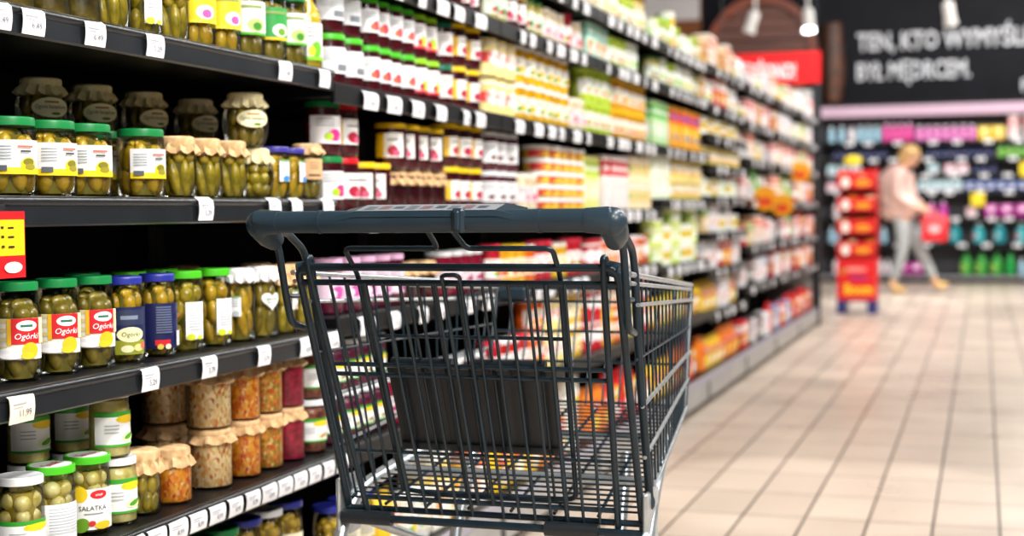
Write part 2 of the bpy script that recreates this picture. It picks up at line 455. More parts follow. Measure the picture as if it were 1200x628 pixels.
def art_salatka(r, z0, z1, ang=LA, half=1.1):
    b, w, u = label_patch(r, z0, z1, ang, half, mat('#f6f6f4', .45)); H = z1-z0
    w.oval(-u*.55, z0+H*.88, u*.3, H*.2, mat('#e6c61e')); w.oval(u*.2, z0+H*.86, u*.36, H*.11, mat('#d01a26')); w.text('smak', u*.2, z0+H*.83, H*.07, mat('#ffffff'), .2, u*.5)
    w.text('SAŁATKA', -u*.05, z0+H*.48, H*.12, mat('#20241f'), 0, u*1.1); w.rect(-u*.4, u*.35, z0+H*.38, z0+H*.41, mat('#8a8f8a'))
    w.oval(-u*.5, z0+H*.12, u*.32, H*.17, mat('#6a9a24'), tilt=.7); w.oval(-u*.1, z0+H*.16, u*.14, H*.07, mat('#d02a1e')); w.oval(u*.35, z0+H*.1, u*.35, H*.1, mat('#e8c222'))
    return b
def art_plain(r, z0, z1, ang=LA, half=1.1, base='#f2f2f2', accent='#c8283c', accent2=None, foot=None):
    b, w, u = label_patch(r, z0, z1, ang, half, mat(base, .45)); H = z1-z0
    w.oval(u*.25, z0+H*.3, u*.4, H*.22, mat(accent)); w.oval(-u*.1, z0+H*.25, u*.22, H*.14, mat(accent2 or accent))
    for i in range(3): w.rect(-u*.7, u*.2, z0+H*(.85-.11*i), z0+H*(.89-.11*i), mat('#9aa0a4'))
    if foot: w.rect(-u, u, z0, z0+H*.1, mat(foot))
    return b
def art_half(r, z0, z1, ang=LA, half=1.3, left='#f2c01c', base='#f4f2ee', accent='#b01c3c'):
    b, w, u = label_patch(r, z0, z1, ang, half, mat(base, .45)); H = z1-z0
    w.rect(-u, -u*.3, z0, z1, mat(left)); w.oval(u*.25, z0+H*.28, u*.34, H*.22, mat(accent)); w.oval(u*.5, z0+H*.18, u*.24, H*.13, mat('#d85a7a')); w.rect(-u*.1, u*.6, z0+H*.7, z0+H*.76, mat('#6a6068'))
    return b
def art_text_back(r, z0, z1, ang=LA, half=1.):
    b, w, u = label_patch(r, z0, z1, ang, half, mat('#eceef0', .45)); H = z1-z0
    for i in range(5): w.rect(-u*.8, u*.6, z0+H*(.88-.09*i), z0+H*(.91-.09*i), mat('#aeb4ba'))
    w.rect(-u*.1, u*.6, z0+H*.12, z0+H*.36, mat('#787e84'))
    return b

GREEN = mat('#0f7a3c', .35); BGREEN = mat('#46b81e', .35); LGREEN = mat('#8fd01a', .35); BLUE = mat('#232c8c', .35); PBLUE = mat('#3a3490', .35)
YEL = mat('#f0c614', .35); RED = mat('#c81420', .35); LIDW = mat('#dfe2e4', .3); GREYL = mat('#74787c', .35); DGREEN = mat('#0f6a50', .35)

# -- the jars of the near bay
kind('gh_yel', 'pickle_jar', 'wide gherkin jar, green lid, white-yellow label', 'jar', .042, .118,
     [('glass_body', glass_body(.042, .118, .88, .12), None), ('gherkins', gherkins(.042, .118, GHERKIN_Y, BRINE, .0125, 3, .78), None), ('lid', metal_lid(.042, .1185, GREEN, .88), 'green metal lid'), ('label', art_yellow(.042, .032, .083), 'white label with yellow foot')])
kind('cl_tall', 'pickle_jar', 'gherkin jar under a kraft cloth cap', 'jar', .034, .11,
     [('glass_body', glass_body(.034, .11, .86, .1), None), ('gherkins', gherkins(.034, .11, GHERKIN, BRINE, .0105, 5, .76, lengthk=6), None), ('lid', cloth_lid(.034, .111, KRAFT, .86, 10, .026, 2), 'frilled kraft cloth cap')])
kind('orcio', 'pickle_jar', 'bulging gherkin jar, cream cap, oval label', 'jar', .046, .108,
     [('glass_body', glass_body(.046, .108, .7, belly=1), None), ('gherkins', gherkins(.041, .1, GHERKIN_D, BRINE, .011, 8, .78), None), ('lid', cloth_lid(.046, .109, CLOTH_CREAM, .72, 13, .026, 4), 'frilled cream cloth cap'), ('label', art_oval(.0452, .055), 'oval cream label')])
kind('orcio_plain', 'pickle_jar', 'bulging jar of small gherkins, cream cap', 'jar', .044, .1,
     [('glass_body', glass_body(.044, .1, .7, belly=1), None), ('gherkins', gherkins(.039, .094, GHERKIN, BRINE, .0115, 9, .74, lengthk=2.3), None), ('lid', cloth_lid(.044, .101, CLOTH_CREAM, .74, 13, .026, 6), 'frilled cream cloth cap')])
kind('bl_slim', 'pickle_jar', 'slim gherkin jar, blue lid', 'jar', .031, .106,
     [('glass_body', glass_body(.031, .106, .86, .12), None), ('gherkins', gherkins(.031, .106, GHERKIN_Y, BRINE_Y, .0105, 11, .78, lengthk=5), None), ('lid', metal_lid(.031, .1065, PBLUE, .88, .012), 'blue metal lid'), ('label', art_small(.031, .035, .08, R(-5)), 'small white and blue label')])
kind('kr_lab', 'pickle_jar', 'gherkin jar, kraft cap, kraft label', 'jar', .034, .118,
     [('glass_body', glass_body(.034, .118, .86, .1), None), ('gherkins', gherkins(.034, .118, GHERKIN_D, BRINE, .0105, 12, .78), None), ('lid', cloth_lid(.034, .119, KRAFT, .86, 9, .018, 3, mat('#e8dcc0', .8)), 'kraft cloth cap'), ('label', art_kraft(.034, .042, .086), 'plain kraft label')])
kind('gh_red', 'pickle_jar', 'gherkin jar, green lid, red label', 'jar', .0355, .15,
     [('glass_body', glass_body(.0355, .15, .78, .2), None), ('gherkins', gherkins(.0355, .15, GHERKIN_D, BRINE, .0125, 13, .76), None), ('lid', metal_lid(.0355, .1505, GREEN, .82), 'green metal lid'), ('label', art_red(.0355, .034, .096, R(-38)), 'red and cream label')])
for key, bk, lk in (('gh_navy', False, 'gherkin jar, blue lid, navy picture label'), ('gh_navy_b', True, 'gherkin jar, blue lid, navy text label')):
    kind(key, 'pickle_jar', lk, 'jar', .034, .145,
         [('glass_body', glass_body(.034, .145, .78, .22), None), ('gherkins', gherkins(.034, .145, GHERKIN_Y, BRINE, .012, 14, .8), None), ('lid', metal_lid(.034, .1455, BLUE, .82), 'blue metal lid'), ('label', art_navy(.034, .014, .094, LA, 1.25, bk), 'navy label')])
for key, gk, sd in (('gh_lime', GHERKIN, 15), ('gh_lime2', GHERKIN_Y, 16)):
    kind(key, 'pickle_jar', 'gherkin jar, light green lid, white label' if sd == 15 else 'yellow gherkin jar, light green lid, white label', 'jar', .034, .146,
         [('glass_body', glass_body(.034, .146, .82, .18), None), ('gherkins', gherkins(.034, .146, gk, BRINE, .0125, sd, .8), None), ('lid', metal_lid(.034, .1465, BGREEN, .86), 'light green metal lid'), ('label', art_lines(.034, .022, .09, R(-18)), 'tall white text label')])
kind('wc_lab', 'pickle_jar', 'gherkin jar under a white cloth cap', 'jar', .033, .142,
     [('glass_body', glass_body(.033, .142, .86, .1), None), ('gherkins', gherkins(.033, .142, GHERKIN_Y, BRINE, .011, 17, .76, lengthk=5), None), ('lid', cloth_lid(.033, .143, CLOTH_WHITE, .9, 13, .022, 5), 'white cloth cap'), ('label', art_small(.033, .05, .09, R(-70), .35, '#b8c0c4'), 'narrow white label')])
kind('wc_heart', 'pickle_jar', 'gherkin jar, white cap, heart-shaped label', 'jar', .033, .142,
     [('glass_body', glass_body(.033, .142, .86, .1), None), ('gherkins', gherkins(.033, .142, GHERKIN_D, BRINE_Y, .012, 18, .76, lengthk=5), None), ('lid', cloth_lid(.033, .143, CLOTH_WHITE, .9, 13, .024, 7), 'white cloth cap'), ('label', art_heart(.033, .075, R(-20)), 'white heart-shaped label')])
kind('kr_c', 'pickle_jar', 'tall gherkin jar under a kraft cap', 'jar', .034, .142,
     [('glass_body', glass_body(.034, .142, .86, .1), None), ('gherkins', gherkins(.034, .142, GHERKIN, BRINE, .011, 19, .74, lengthk=5), None), ('lid', cloth_lid(.034, .143, KRAFT, .9, 12, .036, 8), 'kraft cloth cap'), ('label', art_small(.034, .05, .09, R(-10), .3, '#d0b090'), 'narrow pale label')])
kind('pea', 'pickle_jar', 'pale pickle jar, white lid, green-banded label', 'jar', .034, .112,
     [('glass_body', glass_body(.034, .112, .86, .16), None), ('salad', salad(.034, .112, MUSH, .8, 20), None), ('lid', metal_lid(.034, .1125, LIDW, .9, .013), 'white metal lid'), ('label', art_pea(.034, .02, .078), 'white label with green bands')])
kind('white_top', 'pickle_jar', 'sliced pickle jar, white lid', 'jar', .036, .125,
     [('glass_body', glass_body(.036, .125, .84, .16), None), ('gherkins', gherkins(.036, .125, MUSH, BRINE_Y, .0125, 21, .8, lengthk=2), None), ('lid', metal_lid(.036, .1255, LIDW, .9, .013), 'white metal lid'), ('label', art_pea(.036, .012, .06, LA, 1.35, '#c86a4a'), 'white label with green and yellow bands')])
kind('gr_back', 'pickle_jar', 'mushroom jar, green-and-white lid, text label', 'jar', .037, .128,
     [('glass_body', glass_body(.037, .128, .84, .16), None), ('gherkins', gherkins(.037, .128, MUSH, BRINE_Y, .0135, 22, .8, lengthk=2), None), ('lid', metal_lid(.037, .1285, BGREEN, .94, .013, mat('#eef0ee', .35), ('Smak', mat('#c8202c'))), 'green lid with a white top'), ('label', art_lines(.037, .008, .07, LA, 1.05, '#e6c622'), 'white text label')])
kind('salatka', 'pickle_jar', 'mushroom jar, green-and-white lid, picture label', 'jar', .037, .128,
     [('glass_body', glass_body(.037, .128, .84, .16), None), ('gherkins', gherkins(.037, .128, MUSH, BRINE_Y, .0135, 23, .8, lengthk=2), None), ('lid', metal_lid(.037, .1285, BGREEN, .94, .013, mat('#eef0ee', .35), ('Smak', mat('#c8202c'))), 'green lid with a white top'), ('label', art_salatka(.037, .01, .076, R(-32)), 'white picture label')])
kind('cl_green', 'pickle_jar', 'green pickle jar under a kraft cap', 'jar', .034, .112,
     [('glass_body', glass_body(.034, .112, .86, .1), None), ('gherkins', gherkins(.034, .112, GHERKIN, BRINE, .009, 24, .7), None), ('lid', cloth_lid(.034, .113, KRAFT, .9, 10, .036, 9), 'kraft cloth cap')])
kind('cl_orange', 'salad_jar', 'squat orange salad jar under a kraft cap', 'jar', .037, .1,
     [('glass_body', glass_body(.037, .1, .8, .2), None), ('salad', salad(.037, .1, CARROT, .76, 25), None), ('lid', cloth_lid(.037, .101, KRAFT, .86, 9, .03, 10), 'kraft cloth cap')])
for key, m_, lk in (('sl_cab', CABBAGE, 'pale cabbage salad jar, kraft cap'), ('sl_car', CARROT, 'orange carrot salad jar, kraft cap'), ('sl_mix', MIXED, 'mixed vegetable salad jar, kraft cap'), ('sl_beet', BEET, 'crimson beetroot salad jar, kraft cap')):
    rr = .043 if key == 'sl_cab' else .036
    kind(key, 'salad_jar', lk, 'jar', rr, .112,
         [('glass_body', glass_body(rr, .112, .88, .1), None), ('salad', salad(rr, .112, m_, .8, len(lk), .9, .05), None), ('lid', cloth_lid(rr, .113, KRAFT, .9, 9, .022, len(key)+rr*1000), 'kraft cloth cap')])
kind('br_wh', 'salad_jar', 'brown salad jar, white lid, green-white label', 'jar', .036, .115,
     [('glass_body', glass_body(.036, .115, .86, .16), None), ('salad', salad(.036, .115, BROWN_S, .8, 31), None), ('lid', metal_lid(.036, .1155, LIDW, .9, .013), 'white metal lid'), ('label', art_pea(.036, .025, .075, LA, 1.3, '#b87a6a'), 'white label with green band')])
kind('pu_wh', 'salad_jar', 'purple cabbage jar, white lid, green-white label', 'jar', .036, .115,
     [('glass_body', glass_body(.036, .115, .86, .16), None), ('salad', salad(.036, .115, PURPLE_S, .8, 32), None), ('lid', metal_lid(.036, .1155, LIDW, .9, .013), 'white metal lid'), ('label', art_pea(.036, .025, .07, LA, 1.3, '#7a2a5a'), 'white label with green band')])
for key, lm, w_ in (('low_green', GREEN, 'green'), ('low_blue', BLUE, 'blue'), ('low_grey', GREYL, 'grey'), ('low_white', LIDW, 'white')):
    kind(key, 'pickle_jar', f'pickle jar with {w_} lid seen from above', 'jar', .037, .185,
         [('glass_body', glass_body(.037, .185, .84, .13), None), ('gherkins', gherkins(.037, .185, GHERKIN_Y, BRINE_Y, .012, 33, .8), None), ('lid', metal_lid(.037, .1855, lm, .95, .014), None), ('label', art_plain(.037, .05, .12, LA, 1.1, '#efe8c8', '#d8b82a'), None)])
# top shelf of the near bay
kind('dark_cloth', 'pickle_jar', 'dark mushroom jar under a kraft cap', 'jar', .036, .13,
     [('glass_body', glass_body(.036, .13, .86, .1), None), ('salad', salad(.036, .13, noise_mat('dark_mushroom', [(.3, '#2c2410'), (.6, '#6a5a24'), (.8, '#a8904a')], 40, .3, coat=.3), .78, 35), None), ('lid', cloth_lid(.036, .131, KRAFT, .88, 11, .03, 12), 'kraft cloth cap'), ('label', art_oval(.036, .06, LA, .024, .02, False), 'round pale label')])
def art_top(r, h, base, pic, pic2, foot=None, txt='#8aa05a'):
    b, w, u = label_patch(r, h*.3, h*.74, R(-34), 1.25, mat(base, .45)); z0 = h*.3; H = h*.44
    w.rect(-u, u, z0, z0+H*.08, mat(foot or '#f4f4f2')); w.oval(u*.2, z0+H*.3, u*.42, H*.2, mat(pic)); w.oval(u*.25, z0+H*.26, u*.22, H*.12, mat(pic2)); w.rect(-u*.7, u*.5, z0+H*.8, z0+H*.88, mat(txt))
    return b
for key, base, pic, pic2, foot, lk in (('top_yel', '#ecd21c', '#f0f0ea', '#d058a0', '#f6e23a', 'mushroom jar with yellow flower label'), ('top_wg', '#eef2ea', '#b6d07a', '#3f8a2a', '#58b02a', 'gherkin jar with white-green label'), ('top_gr', '#2f9a44', '#f0f4ea', '#6aa02a', '#f0c81c', 'gherkin jar with green label')):
    kind(key, 'pickle_jar', lk, 'jar', .037, .15,
         [('glass_body', glass_body(.037, .15, .84, .14), None), ('gherkins', gherkins(.037, .15, GHERKIN_Y if key == 'top_yel' else GHERKIN_D, BRINE, .0115, 36, .8), None), ('lid', metal_lid(.037, .1505, GREEN, .86), 'green metal lid'), ('label', art_top(.037, .15, base, pic, pic2, foot), None)])
kind('top_bottle', 'vinegar_bottle', 'tall oil bottle with white-green label', 'bottle', .033, .21,
     [('glass_body', MB().lathe([(.018, 0), (.031, 0), (.033, .006), (.033, .11), (.03, .125), (.013, .16), (.012, .195), (.012, .2)], 26, GLASS), None), ('liquid', MB().lathe([(.0001, .003), (.0305, .003), (.0315, .008), (.0315, .108), (.028, .124), (.0115, .158), (.0001, .159)], 22, noise_mat('golden_oil', [(.3, '#b89a1e'), (.7, '#d8c040')], 10, .15, coat=.5)), None), ('cap', MB().lathe([(.0135, .185), (.0138, .186), (.0138, .208), (.012, .21), (0.0001, .21)], 20, YEL), 'yellow cap'), ('label', art_plain(.033, .02, .1, R(-30), 1.1, '#eef2ee', '#6ab82a', '#e8d02a', '#86c82a'), 'white and green label')])

# -- second bay: darker jars with bright lids
def jj(key, look, r, h, lid, body, lab, name='salad_jar', neck=.88, lidname=None):
    kind(key, name, look, 'jar', r, h, [('glass_body', MB().lathe(jar_profile(r, h, neck, .12), 24, noise_body(body)), None), ('lid', metal_lid(r, h+.0005, lid, neck+.03, .014), lidname)]+([('label', lab, None)] if lab else []))
def noise_body(hx):
    if not isinstance(hx, str): return hx
    nm = 'jar_content_'+hx.strip('#')
    c = [int(hx[i:i+2], 16) for i in (1, 3, 5)]
    f = lambda k: '#%02x%02x%02x' % tuple(max(0, min(255, int(x*k))) for x in c)
    return noise_mat(nm, [(.3, f(.6)), (.55, f(1)), (.8, f(1.25))], 40, .12, coat=.8)
jj('d_big', 'beetroot jar, green lid, big white label', .041, .118, BGREEN, DARKBEET, art_text_back(.041, .03, .088, LA, 1.1))
jj('d_green', 'beetroot jar, light green lid, white label', .034, .112, BGREEN, DARKBEET, art_plain(.034, .03, .085, LA, 1.0, '#f0f0f2', '#c83a4a', '#e06a4a'))
jj('d_lime', 'beetroot jar, lime lid, white-red label', .034, .112, LGREEN, DARKBEET, art_plain(.034, .025, .088, LA, 1.0, '#f4f2f2', '#a8d02a', '#d01c3c', '#e02a40'))
jj('d_teal', 'beetroot jar, dark green lid, red-white label', .034, .112, DGREEN, DARKBEET, art_plain(.034, .025, .085, LA, 1.0, '#f4ecea', '#d01c34', '#c01a30'))
jj('d_yel', 'plum jam jar, yellow lid, half-yellow label', .043, .118, YEL, DARKBEET, art_half(.043, .03, .082))
jj('d_red', 'beetroot jar, red lid, half-yellow label', .041, .122, RED, DARKBEET, art_half(.041, .03, .088))
jj('d_dkgreen', 'beetroot jar, dark green lid, pink flower label', .041, .122, GREEN, DARKBEET, art_plain(.041, .028, .09, LA, 1.2, '#f2f0f2', '#e02a80', '#a8c82a'))
jj('d_yel2', 'dark jam jar, yellow lid, plain', .04, .115, YEL, DARKBEET, art_half(.04, .03, .09, R(-75), 1.))
kind('d_cloth', 'salad_jar', 'dark beet jar under a kraft cap', 'jar', .038, .1, [('glass_body', MB().lathe(jar_profile(.038, .1, .9, .1), 24, DARKBEET), None), ('lid', cloth_lid(.038, .101, KRAFT, .92, 10, .03, 14), 'kraft cloth cap')])
jj('d_white', 'dark jam jar, white lid, white label', .038, .115, LIDW, '#4a1626', art_plain(.038, .025, .085, LA, 1.3, '#f2f2f4', '#d0d4d8', '#7a5a5a'))
jj('d_pink', 'purple beet jar, pink flower label', .037, .125, mat('#d8a8c8', .35), '#4e0a26', art_plain(.037, .03, .095, LA, 1.3, '#ecd0e4', '#c050a0', '#f0e8f0'))
jj('d_pink2', 'red beet jar, pale lid', .037, .12, LIDW, '#7a0e2a', art_plain(.037, .03, .07, LA, 1.1, '#e8d8e0', '#a02a5a'))
jj('d_blue', 'jam jar, dark lid, blue-red label', .036, .115, mat('#20222c', .3), '#3a0f1c', art_plain(.036, .025, .085, LA, 1.3, '#e8e6ee', '#2a3ab0', '#d02a4a'))

# -- generic goods further away: one mesh each
def gj(key, name, look, r, h, lid, body, base, a1, a2=None, foot=None, neck=.9, style='plain'):
    b = MB().lathe(jar_profile(r, h, neck, .1), 14, noise_body(body))
    b.lathe([(r*neck+.003, h-.014), (r*neck+.004, h-.003), (r*neck, h), (.0001, h)], 14, mat(lid, .35))
    if style == 'plain': lb = art_plain(r, h*.22, h*.66, LA, 1.1, base, a1, a2, foot)
    else: lb = art_half(r, h*.2, h*.78, LA, 1.35, a1, base, a2 or a1)
    b.merge(lb)
    kind(key, name, look, 'jar', r, h, [(None, b, None)])
def gc(key, look, r, h, body, a1, a2, lid='#d8d4c8', name='tin_can', cat='can', lz=.95):
    b = MB().lathe([(r*.96, 0), (r, .003), (r, h*.06), (r*.985, h*.08), (r*.985, h*.92), (r, h*.94), (r, h-.002), (r*.93, h-.001), (r*.92, h-.004), (.0001, h-.004)], 16, mat(body, .35, 0, .3))
    b.lathe([(r*1.005, h*lz), (r*1.015, h*lz), (r*1.015, h-.001), (r*.93, h), (.0001, h-.002)], 16, mat(lid, .3))
    w = Wrap(b, r*.99, LA); u = r*1.3
    w.rect(-u, u*(.1 if lz < .9 else 1), h*(.1 if lz < .9 else .35), h*.62, mat(a1)); w.oval(u*.1, h*(.48 if lz > .9 else .3), u*.5, h*.22, mat(a2)); lz < .9 or w.rect(-u*.8, u*.8, h*.8, h*.86, mat('#f4f2ee'))
    kind(key, name, look, cat, r, h, [(None, b, None)])
def gb(key, look, w_, h, d, body, a1, a2, a3='#f4f2ee', name='carton', cat='box'):
    b = MB().box(-d, d, -w_, w_, 0, h, mat(body, .45), .003)
    for x, rot in ((d, 0), (-w_, 1)):
        f = Flat(b, x if rot == 0 else w_)
        if rot == 1:
            b2 = MB(); f = Flat(b2, w_)
        ww = w_ if rot == 0 else d
        f.rect(-ww*.96, ww*.96, h*.62, h*.9, mat(a1)); f.oval(0, h*.36, ww*.68, h*.2, mat(a2)); f.rect(-ww*.7, ww*.7, h*.72, h*.8, mat(a3)); f.oval(ww*.2, h*.3, ww*.35, h*.1, mat(a3))
        if rot == 1:
            b2.v = [(y, -x, z) for x, y, z in b2.v]; b.merge(b2)
    kind(key, name, look, cat, w_, h, [(None, b, None)])
def gp(key, look, w_, h, body, a1, a2, name='pouch', cat='bag'):
    """pillow bag with crimped top seam"""
    b = MB(); n = 18; prof = [(.75, .0, .55), (.95, .03, 1.), (1., .25, 1.05), (.98, .55, .95), (.95, .8, .6), (.97, .93, .16), (1., 1., .08)]
    vs = []
    for kx, t, dz in prof:
        for i in range(n):
            a = 2*PI*i/n; ca, sa = math.cos(a), math.sin(a)
            e = .6
            vs.append((w_*.55*dz*math.copysign(abs(ca)**e, ca), w_*kx*math.copysign(abs(sa)**e, sa), h*t))
    fs = [(j*n+i, j*n+(i+1) % n, (j+1)*n+(i+1) % n, (j+1)*n+i) for j in range(len(prof)-1) for i in range(n)]+[tuple(range(n))[::-1], tuple((len(prof)-1)*n+i for i in range(n))]
    b.add(vs, fs, mat(body, .3, 0, .4))
    f = Flat(b, w_*.6)
    f.oval(0, h*.62, w_*.6, h*.15, mat(a1)); f.oval(w_*.1, h*.3, w_*.55, h*.16, mat(a2)); f.rect(-w_*.5, w_*.5, h*.6, h*.65, mat('#fafafa'))
    kind(key, name, look, cat, w_, h, [(None, b, None)])
def gbot(key, look, r, h, body, cap, base, a1, name='bottle', cat='bottle'):
    b = MB()
    def wob(q, z, a, j): return q*(1-.3*abs(math.sin(a))**2) if True else q
    b.lathe([(r*.8, 0), (r, h*.03), (r, h*.55), (r*.9, h*.68), (r*.5, h*.8), (r*.36, h*.84), (r*.36, h*.87)], 14, mat(body, .3, 0, .3))
    b.lathe([(r*.44, h*.86), (r*.44, h*.98), (r*.4, h), (.0001, h)], 12, mat(cap, .35))
    w = Wrap(b, r*1.003, R(-90)+PI/6); u = r*1.2
    w.oval(0, h*.34, u*.8, h*.18, mat(base)); w.oval(u*.1, h*.38, u*.45, h*.09, mat(a1)); w.rect(-u*.4, u*.4, h*.24, h*.28, mat(a1))
    w = Wrap(b, r*1.003, R(-90)-PI/4); w.oval(0, h*.34, u*.5, h*.16, mat(base))
    kind(key, name, look, cat, r, h, [(None, b, None)])

gc('paleyel', 'tall pale yellow tin with red band', .04, .115, '#ecd98a', '#e23a34', '#f4e8e0', '#2a2a2c')
gj('corn', 'sweetcorn_jar', 'yellow corn jar, white lid', .042, .118, '#eceef0', '#e0a80c', '#f2f0e2', '#f0b80a', '#3a9a3a')
gj('corn2', 'sweetcorn_jar', 'golden jar, white-yellow label', .042, .118, '#f0ece0', '#e6b020', '#f4ecc4', '#e8b018', '#f0f0ee')
gj('greenw', 'vegetable_jar', 'lime jar, green-white round label', .042, .12, '#b8d84a', '#b6cc3c', '#f2f6ec', '#9ac82c', '#e86a8a')
gj('yelw', 'mustard_jar', 'amber jar, yellow lid, white label', .042, .118, '#f0c418', '#d8981a', '#f6f2e4', '#e8b41c', '#d04a34')
gb('ltgreen', 'pale green carton', .05, .2, .04, '#b8e0a0', '#5ab84a', '#f2f8ee')
gb('orred', 'orange-red carton with blue panel', .055, .2, .045, '#f0a418', '#e03a24', '#f4d83a', '#2a4ac0')
gj('pinkw', 'sauce_jar', 'cream jar, pink label', .04, .115, '#f4e8d8', '#ecd8b4', '#f6e4e4', '#e85a7a', '#f0c0c8')
gj('mixgr', 'olive_jar', 'olive jar, green label', .038, .12, '#3a7a3a', '#c0b464', '#e6f0dc', '#2a8a4a', '#c83a3a')
gj('straw', 'jam_jar', 'strawberry jar, red lid, white label', .038, .13, '#d82a44', '#b81c2c', '#f6f4f0', '#d81c34', '#88b83a')
gj('goldl', 'honey_jar', 'pale jar, gold lid', .044, .14, '#c8a83a', '#eee0ae', '#f8f4e4', '#d8c060', '#e8d89a')
gb('mint', 'mint and orange carton', .05, .14, .04, '#bfe8d8', '#8ad8c0', '#f08a2c')
gj('whgreen', 'yoghurt_jar', 'white jar, green accents', .042, .13, '#f2f6f0', '#eaf2e0', '#f6f8f4', '#6ab84a', '#d8e88a')
gj('whblue', 'mayonnaise_jar', 'white jar, pale blue label', .042, .14, '#dfeaf4', '#f0ece0', '#e0eef8', '#8ac0e0', '#f0e04a')
gj('whyel', 'mayonnaise_jar', 'white jar, yellow dot label', .042, .13, '#f4f4ee', '#f2f0e2', '#f6f6f0', '#f0cc2a', '#7ac06a')
gb('cream', 'cream carton with orange panel', .06, .22, .05, '#f4ead0', '#f0b45a', '#f8d88a')
gb('cream2', 'white carton with yellow panel', .06, .2, .05, '#f6f2e6', '#f2d26a', '#e89a4a')
gc('gwcan', 'green and white tin', .042, .09, '#f0f6ea', '#6ac02a', '#e8b83a', '#eef0ea')
gc('palecan', 'pale green tin', .044, .1, '#e4eed6', '#bcd89a', '#f6f4ea', '#f0f2e8')
gc('tuna', 'red and gold tub', .05, .042, '#d8a02a', '#c81c24', '#e6c23a', '#f4f4f2', 'food_tub', 'tub', .66)
gb('ygpack', 'tall lime and yellow packet', .035, .2, .03, '#e6e88a', '#b8d83a', '#f6f4d8', name='packet')
gb('rwpack', 'tall red and white packet', .045, .21, .04, '#f4ecea', '#d8202c', '#f6d8d4', name='packet')
gc('beige', 'beige tin with green leaf', .042, .11, '#f0dcb4', '#8ab85a', '#e8c88a', '#f4ece0')
gj('yw2', 'mustard_jar', 'yellow and white jar', .042, .095, '#f2e8c0', '#f0cc3a', '#faf6e8', '#f0b81c', '#e8943a')
gj('orange', 'sauce_jar', 'orange sauce jar, red label', .037, .12, '#e8e0d8', '#e2661a', '#f0e0d0', '#d8281c', '#f0b41c')
gj('redsauce', 'sauce_jar', 'red sauce jar, white label', .037, .13, '#e8eaec', '#b81c18', '#f2f2f0', '#d02a1c', '#3a8a3a')
gj('yelsauce', 'sauce_jar', 'yellow sauce jar', .037, .125, '#f0c81c', '#e8a81c', '#f6ecc8', '#e0801c', '#c82a1c')
gb('rwbox', 'white box with red panel', .06, .12, .05, '#f4f0ee', '#d81c2c', '#f0c8c8')
gc('redtin', 'crimson tin with white oval', .044, .12, '#b81428', '#f0e8e8', '#f8f4f4', '#c8283a')
gc('ygcan', 'lime green tin with white oval', .045, .085, '#cfe06a', '#9acc3a', '#f6faee', '#eef4dc')
gb('orangebag', 'orange packet with red panel', .06, .14, .045, '#f08a1c', '#d8281c', '#f8d03a', name='packet')
gp('redbag', 'red crisp bag', .075, .2, '#d01c20', '#f0c01c', '#f4f0ea')
gp('orbag', 'orange crisp bag', .075, .18, '#f0801c', '#e0281c', '#f8d84a')
gp('yebag', 'yellow noodle bag', .075, .16, '#f2c41c', '#e04a1c', '#f8f0d8')
gp('whbag', 'white rice bag', .07, .16, '#f2efec', '#d8b0b0', '#c8c8d8')
gp('grbag', 'green pasta bag', .07, .2, '#6ac84a', '#f0f6ea', '#d8e87a')
gb('pinkbox', 'pale pink box with red panel', .065, .15, .05, '#f6dedc', '#e05a5a', '#f8ecec')
gb('orbox', 'orange and white box', .06, .18, .045, '#f4ece4', '#f0682a', '#f0b48a')
gb('wbox', 'white box with grey print', .065, .15, .05, '#f2f0f2', '#c8c4d0', '#e0a0a0')
gb('tanbox', 'tan box with green stripe', .07, .14, .05, '#e2c690', '#6aa83a', '#f4e8cc')
gb('bluebox', 'blue and white box', .06, .16, .045, '#8ab0d8', '#2a5ab8', '#f0f4f8')
gb('redbox', 'red box with yellow oval', .065, .16, .05, '#d01c24', '#f4e0d8', '#f0bc1c')
gb('blackbox', 'black box with white oval', .06, .16, .045, '#241c20', '#6a2a34', '#ece8ea')
gc('coffee', 'tan and gold canister', .045, .15, '#d8b06a', '#f0e2be', '#b8702a', '#e8dcc0', 'canister')

RND = random.Random(7)
MESH = {}
def meshes(key):
    if key not in MESH:
        nm = INFO[key][0]
        MESH[key] = [(p or nm, b.mesh((nm+'_'+p) if p else nm), lab) for p, b, lab in PARTS[key]]
    return MESH[key]
MERGED = {}
def place(key, x, y, z, label, group=None, rz=None, merged=False):
    name, look, cat, r, h = INFO[key]
    rz = RND.uniform(-.18, .18) if rz is None else rz
    single = len(PARTS[key]) == 1
    if merged or single:
        if key not in MERGED:
            if single: MERGED[key] = meshes(key)[0][1]
            else:
                b = MB()
                for p, q, l_ in PARTS[key]: b.merge(q)
                MERGED[key] = b.mesh(name)
        o = bpy.data.objects.new(name, MERGED[key]); COL.objects.link(o)
        o.location = (x, y, z); o.rotation_euler = (0, 0, rz)
        return tag(o, label, cat, group)
    root = empty(name, label, cat, (x, y, z), rz, group)
    for pn, me, lab in meshes(key):
        c = bpy.data.objects.new(pn, me); COL.objects.link(c); c.parent = root
        if lab: c['label'] = lab
    return root

ORD = ['first', 'second', 'third', 'fourth', 'fifth', 'sixth', 'seventh', 'eighth', 'ninth', 'tenth', '11th', '12th', '13th', '14th', '15th', '16th', '17th', '18th', '19th', '20th', '21st', '22nd', '23rd', '24th', '25th', '26th']
XF = -1.33                                             # front plane of the shelf run
EPS = .0006

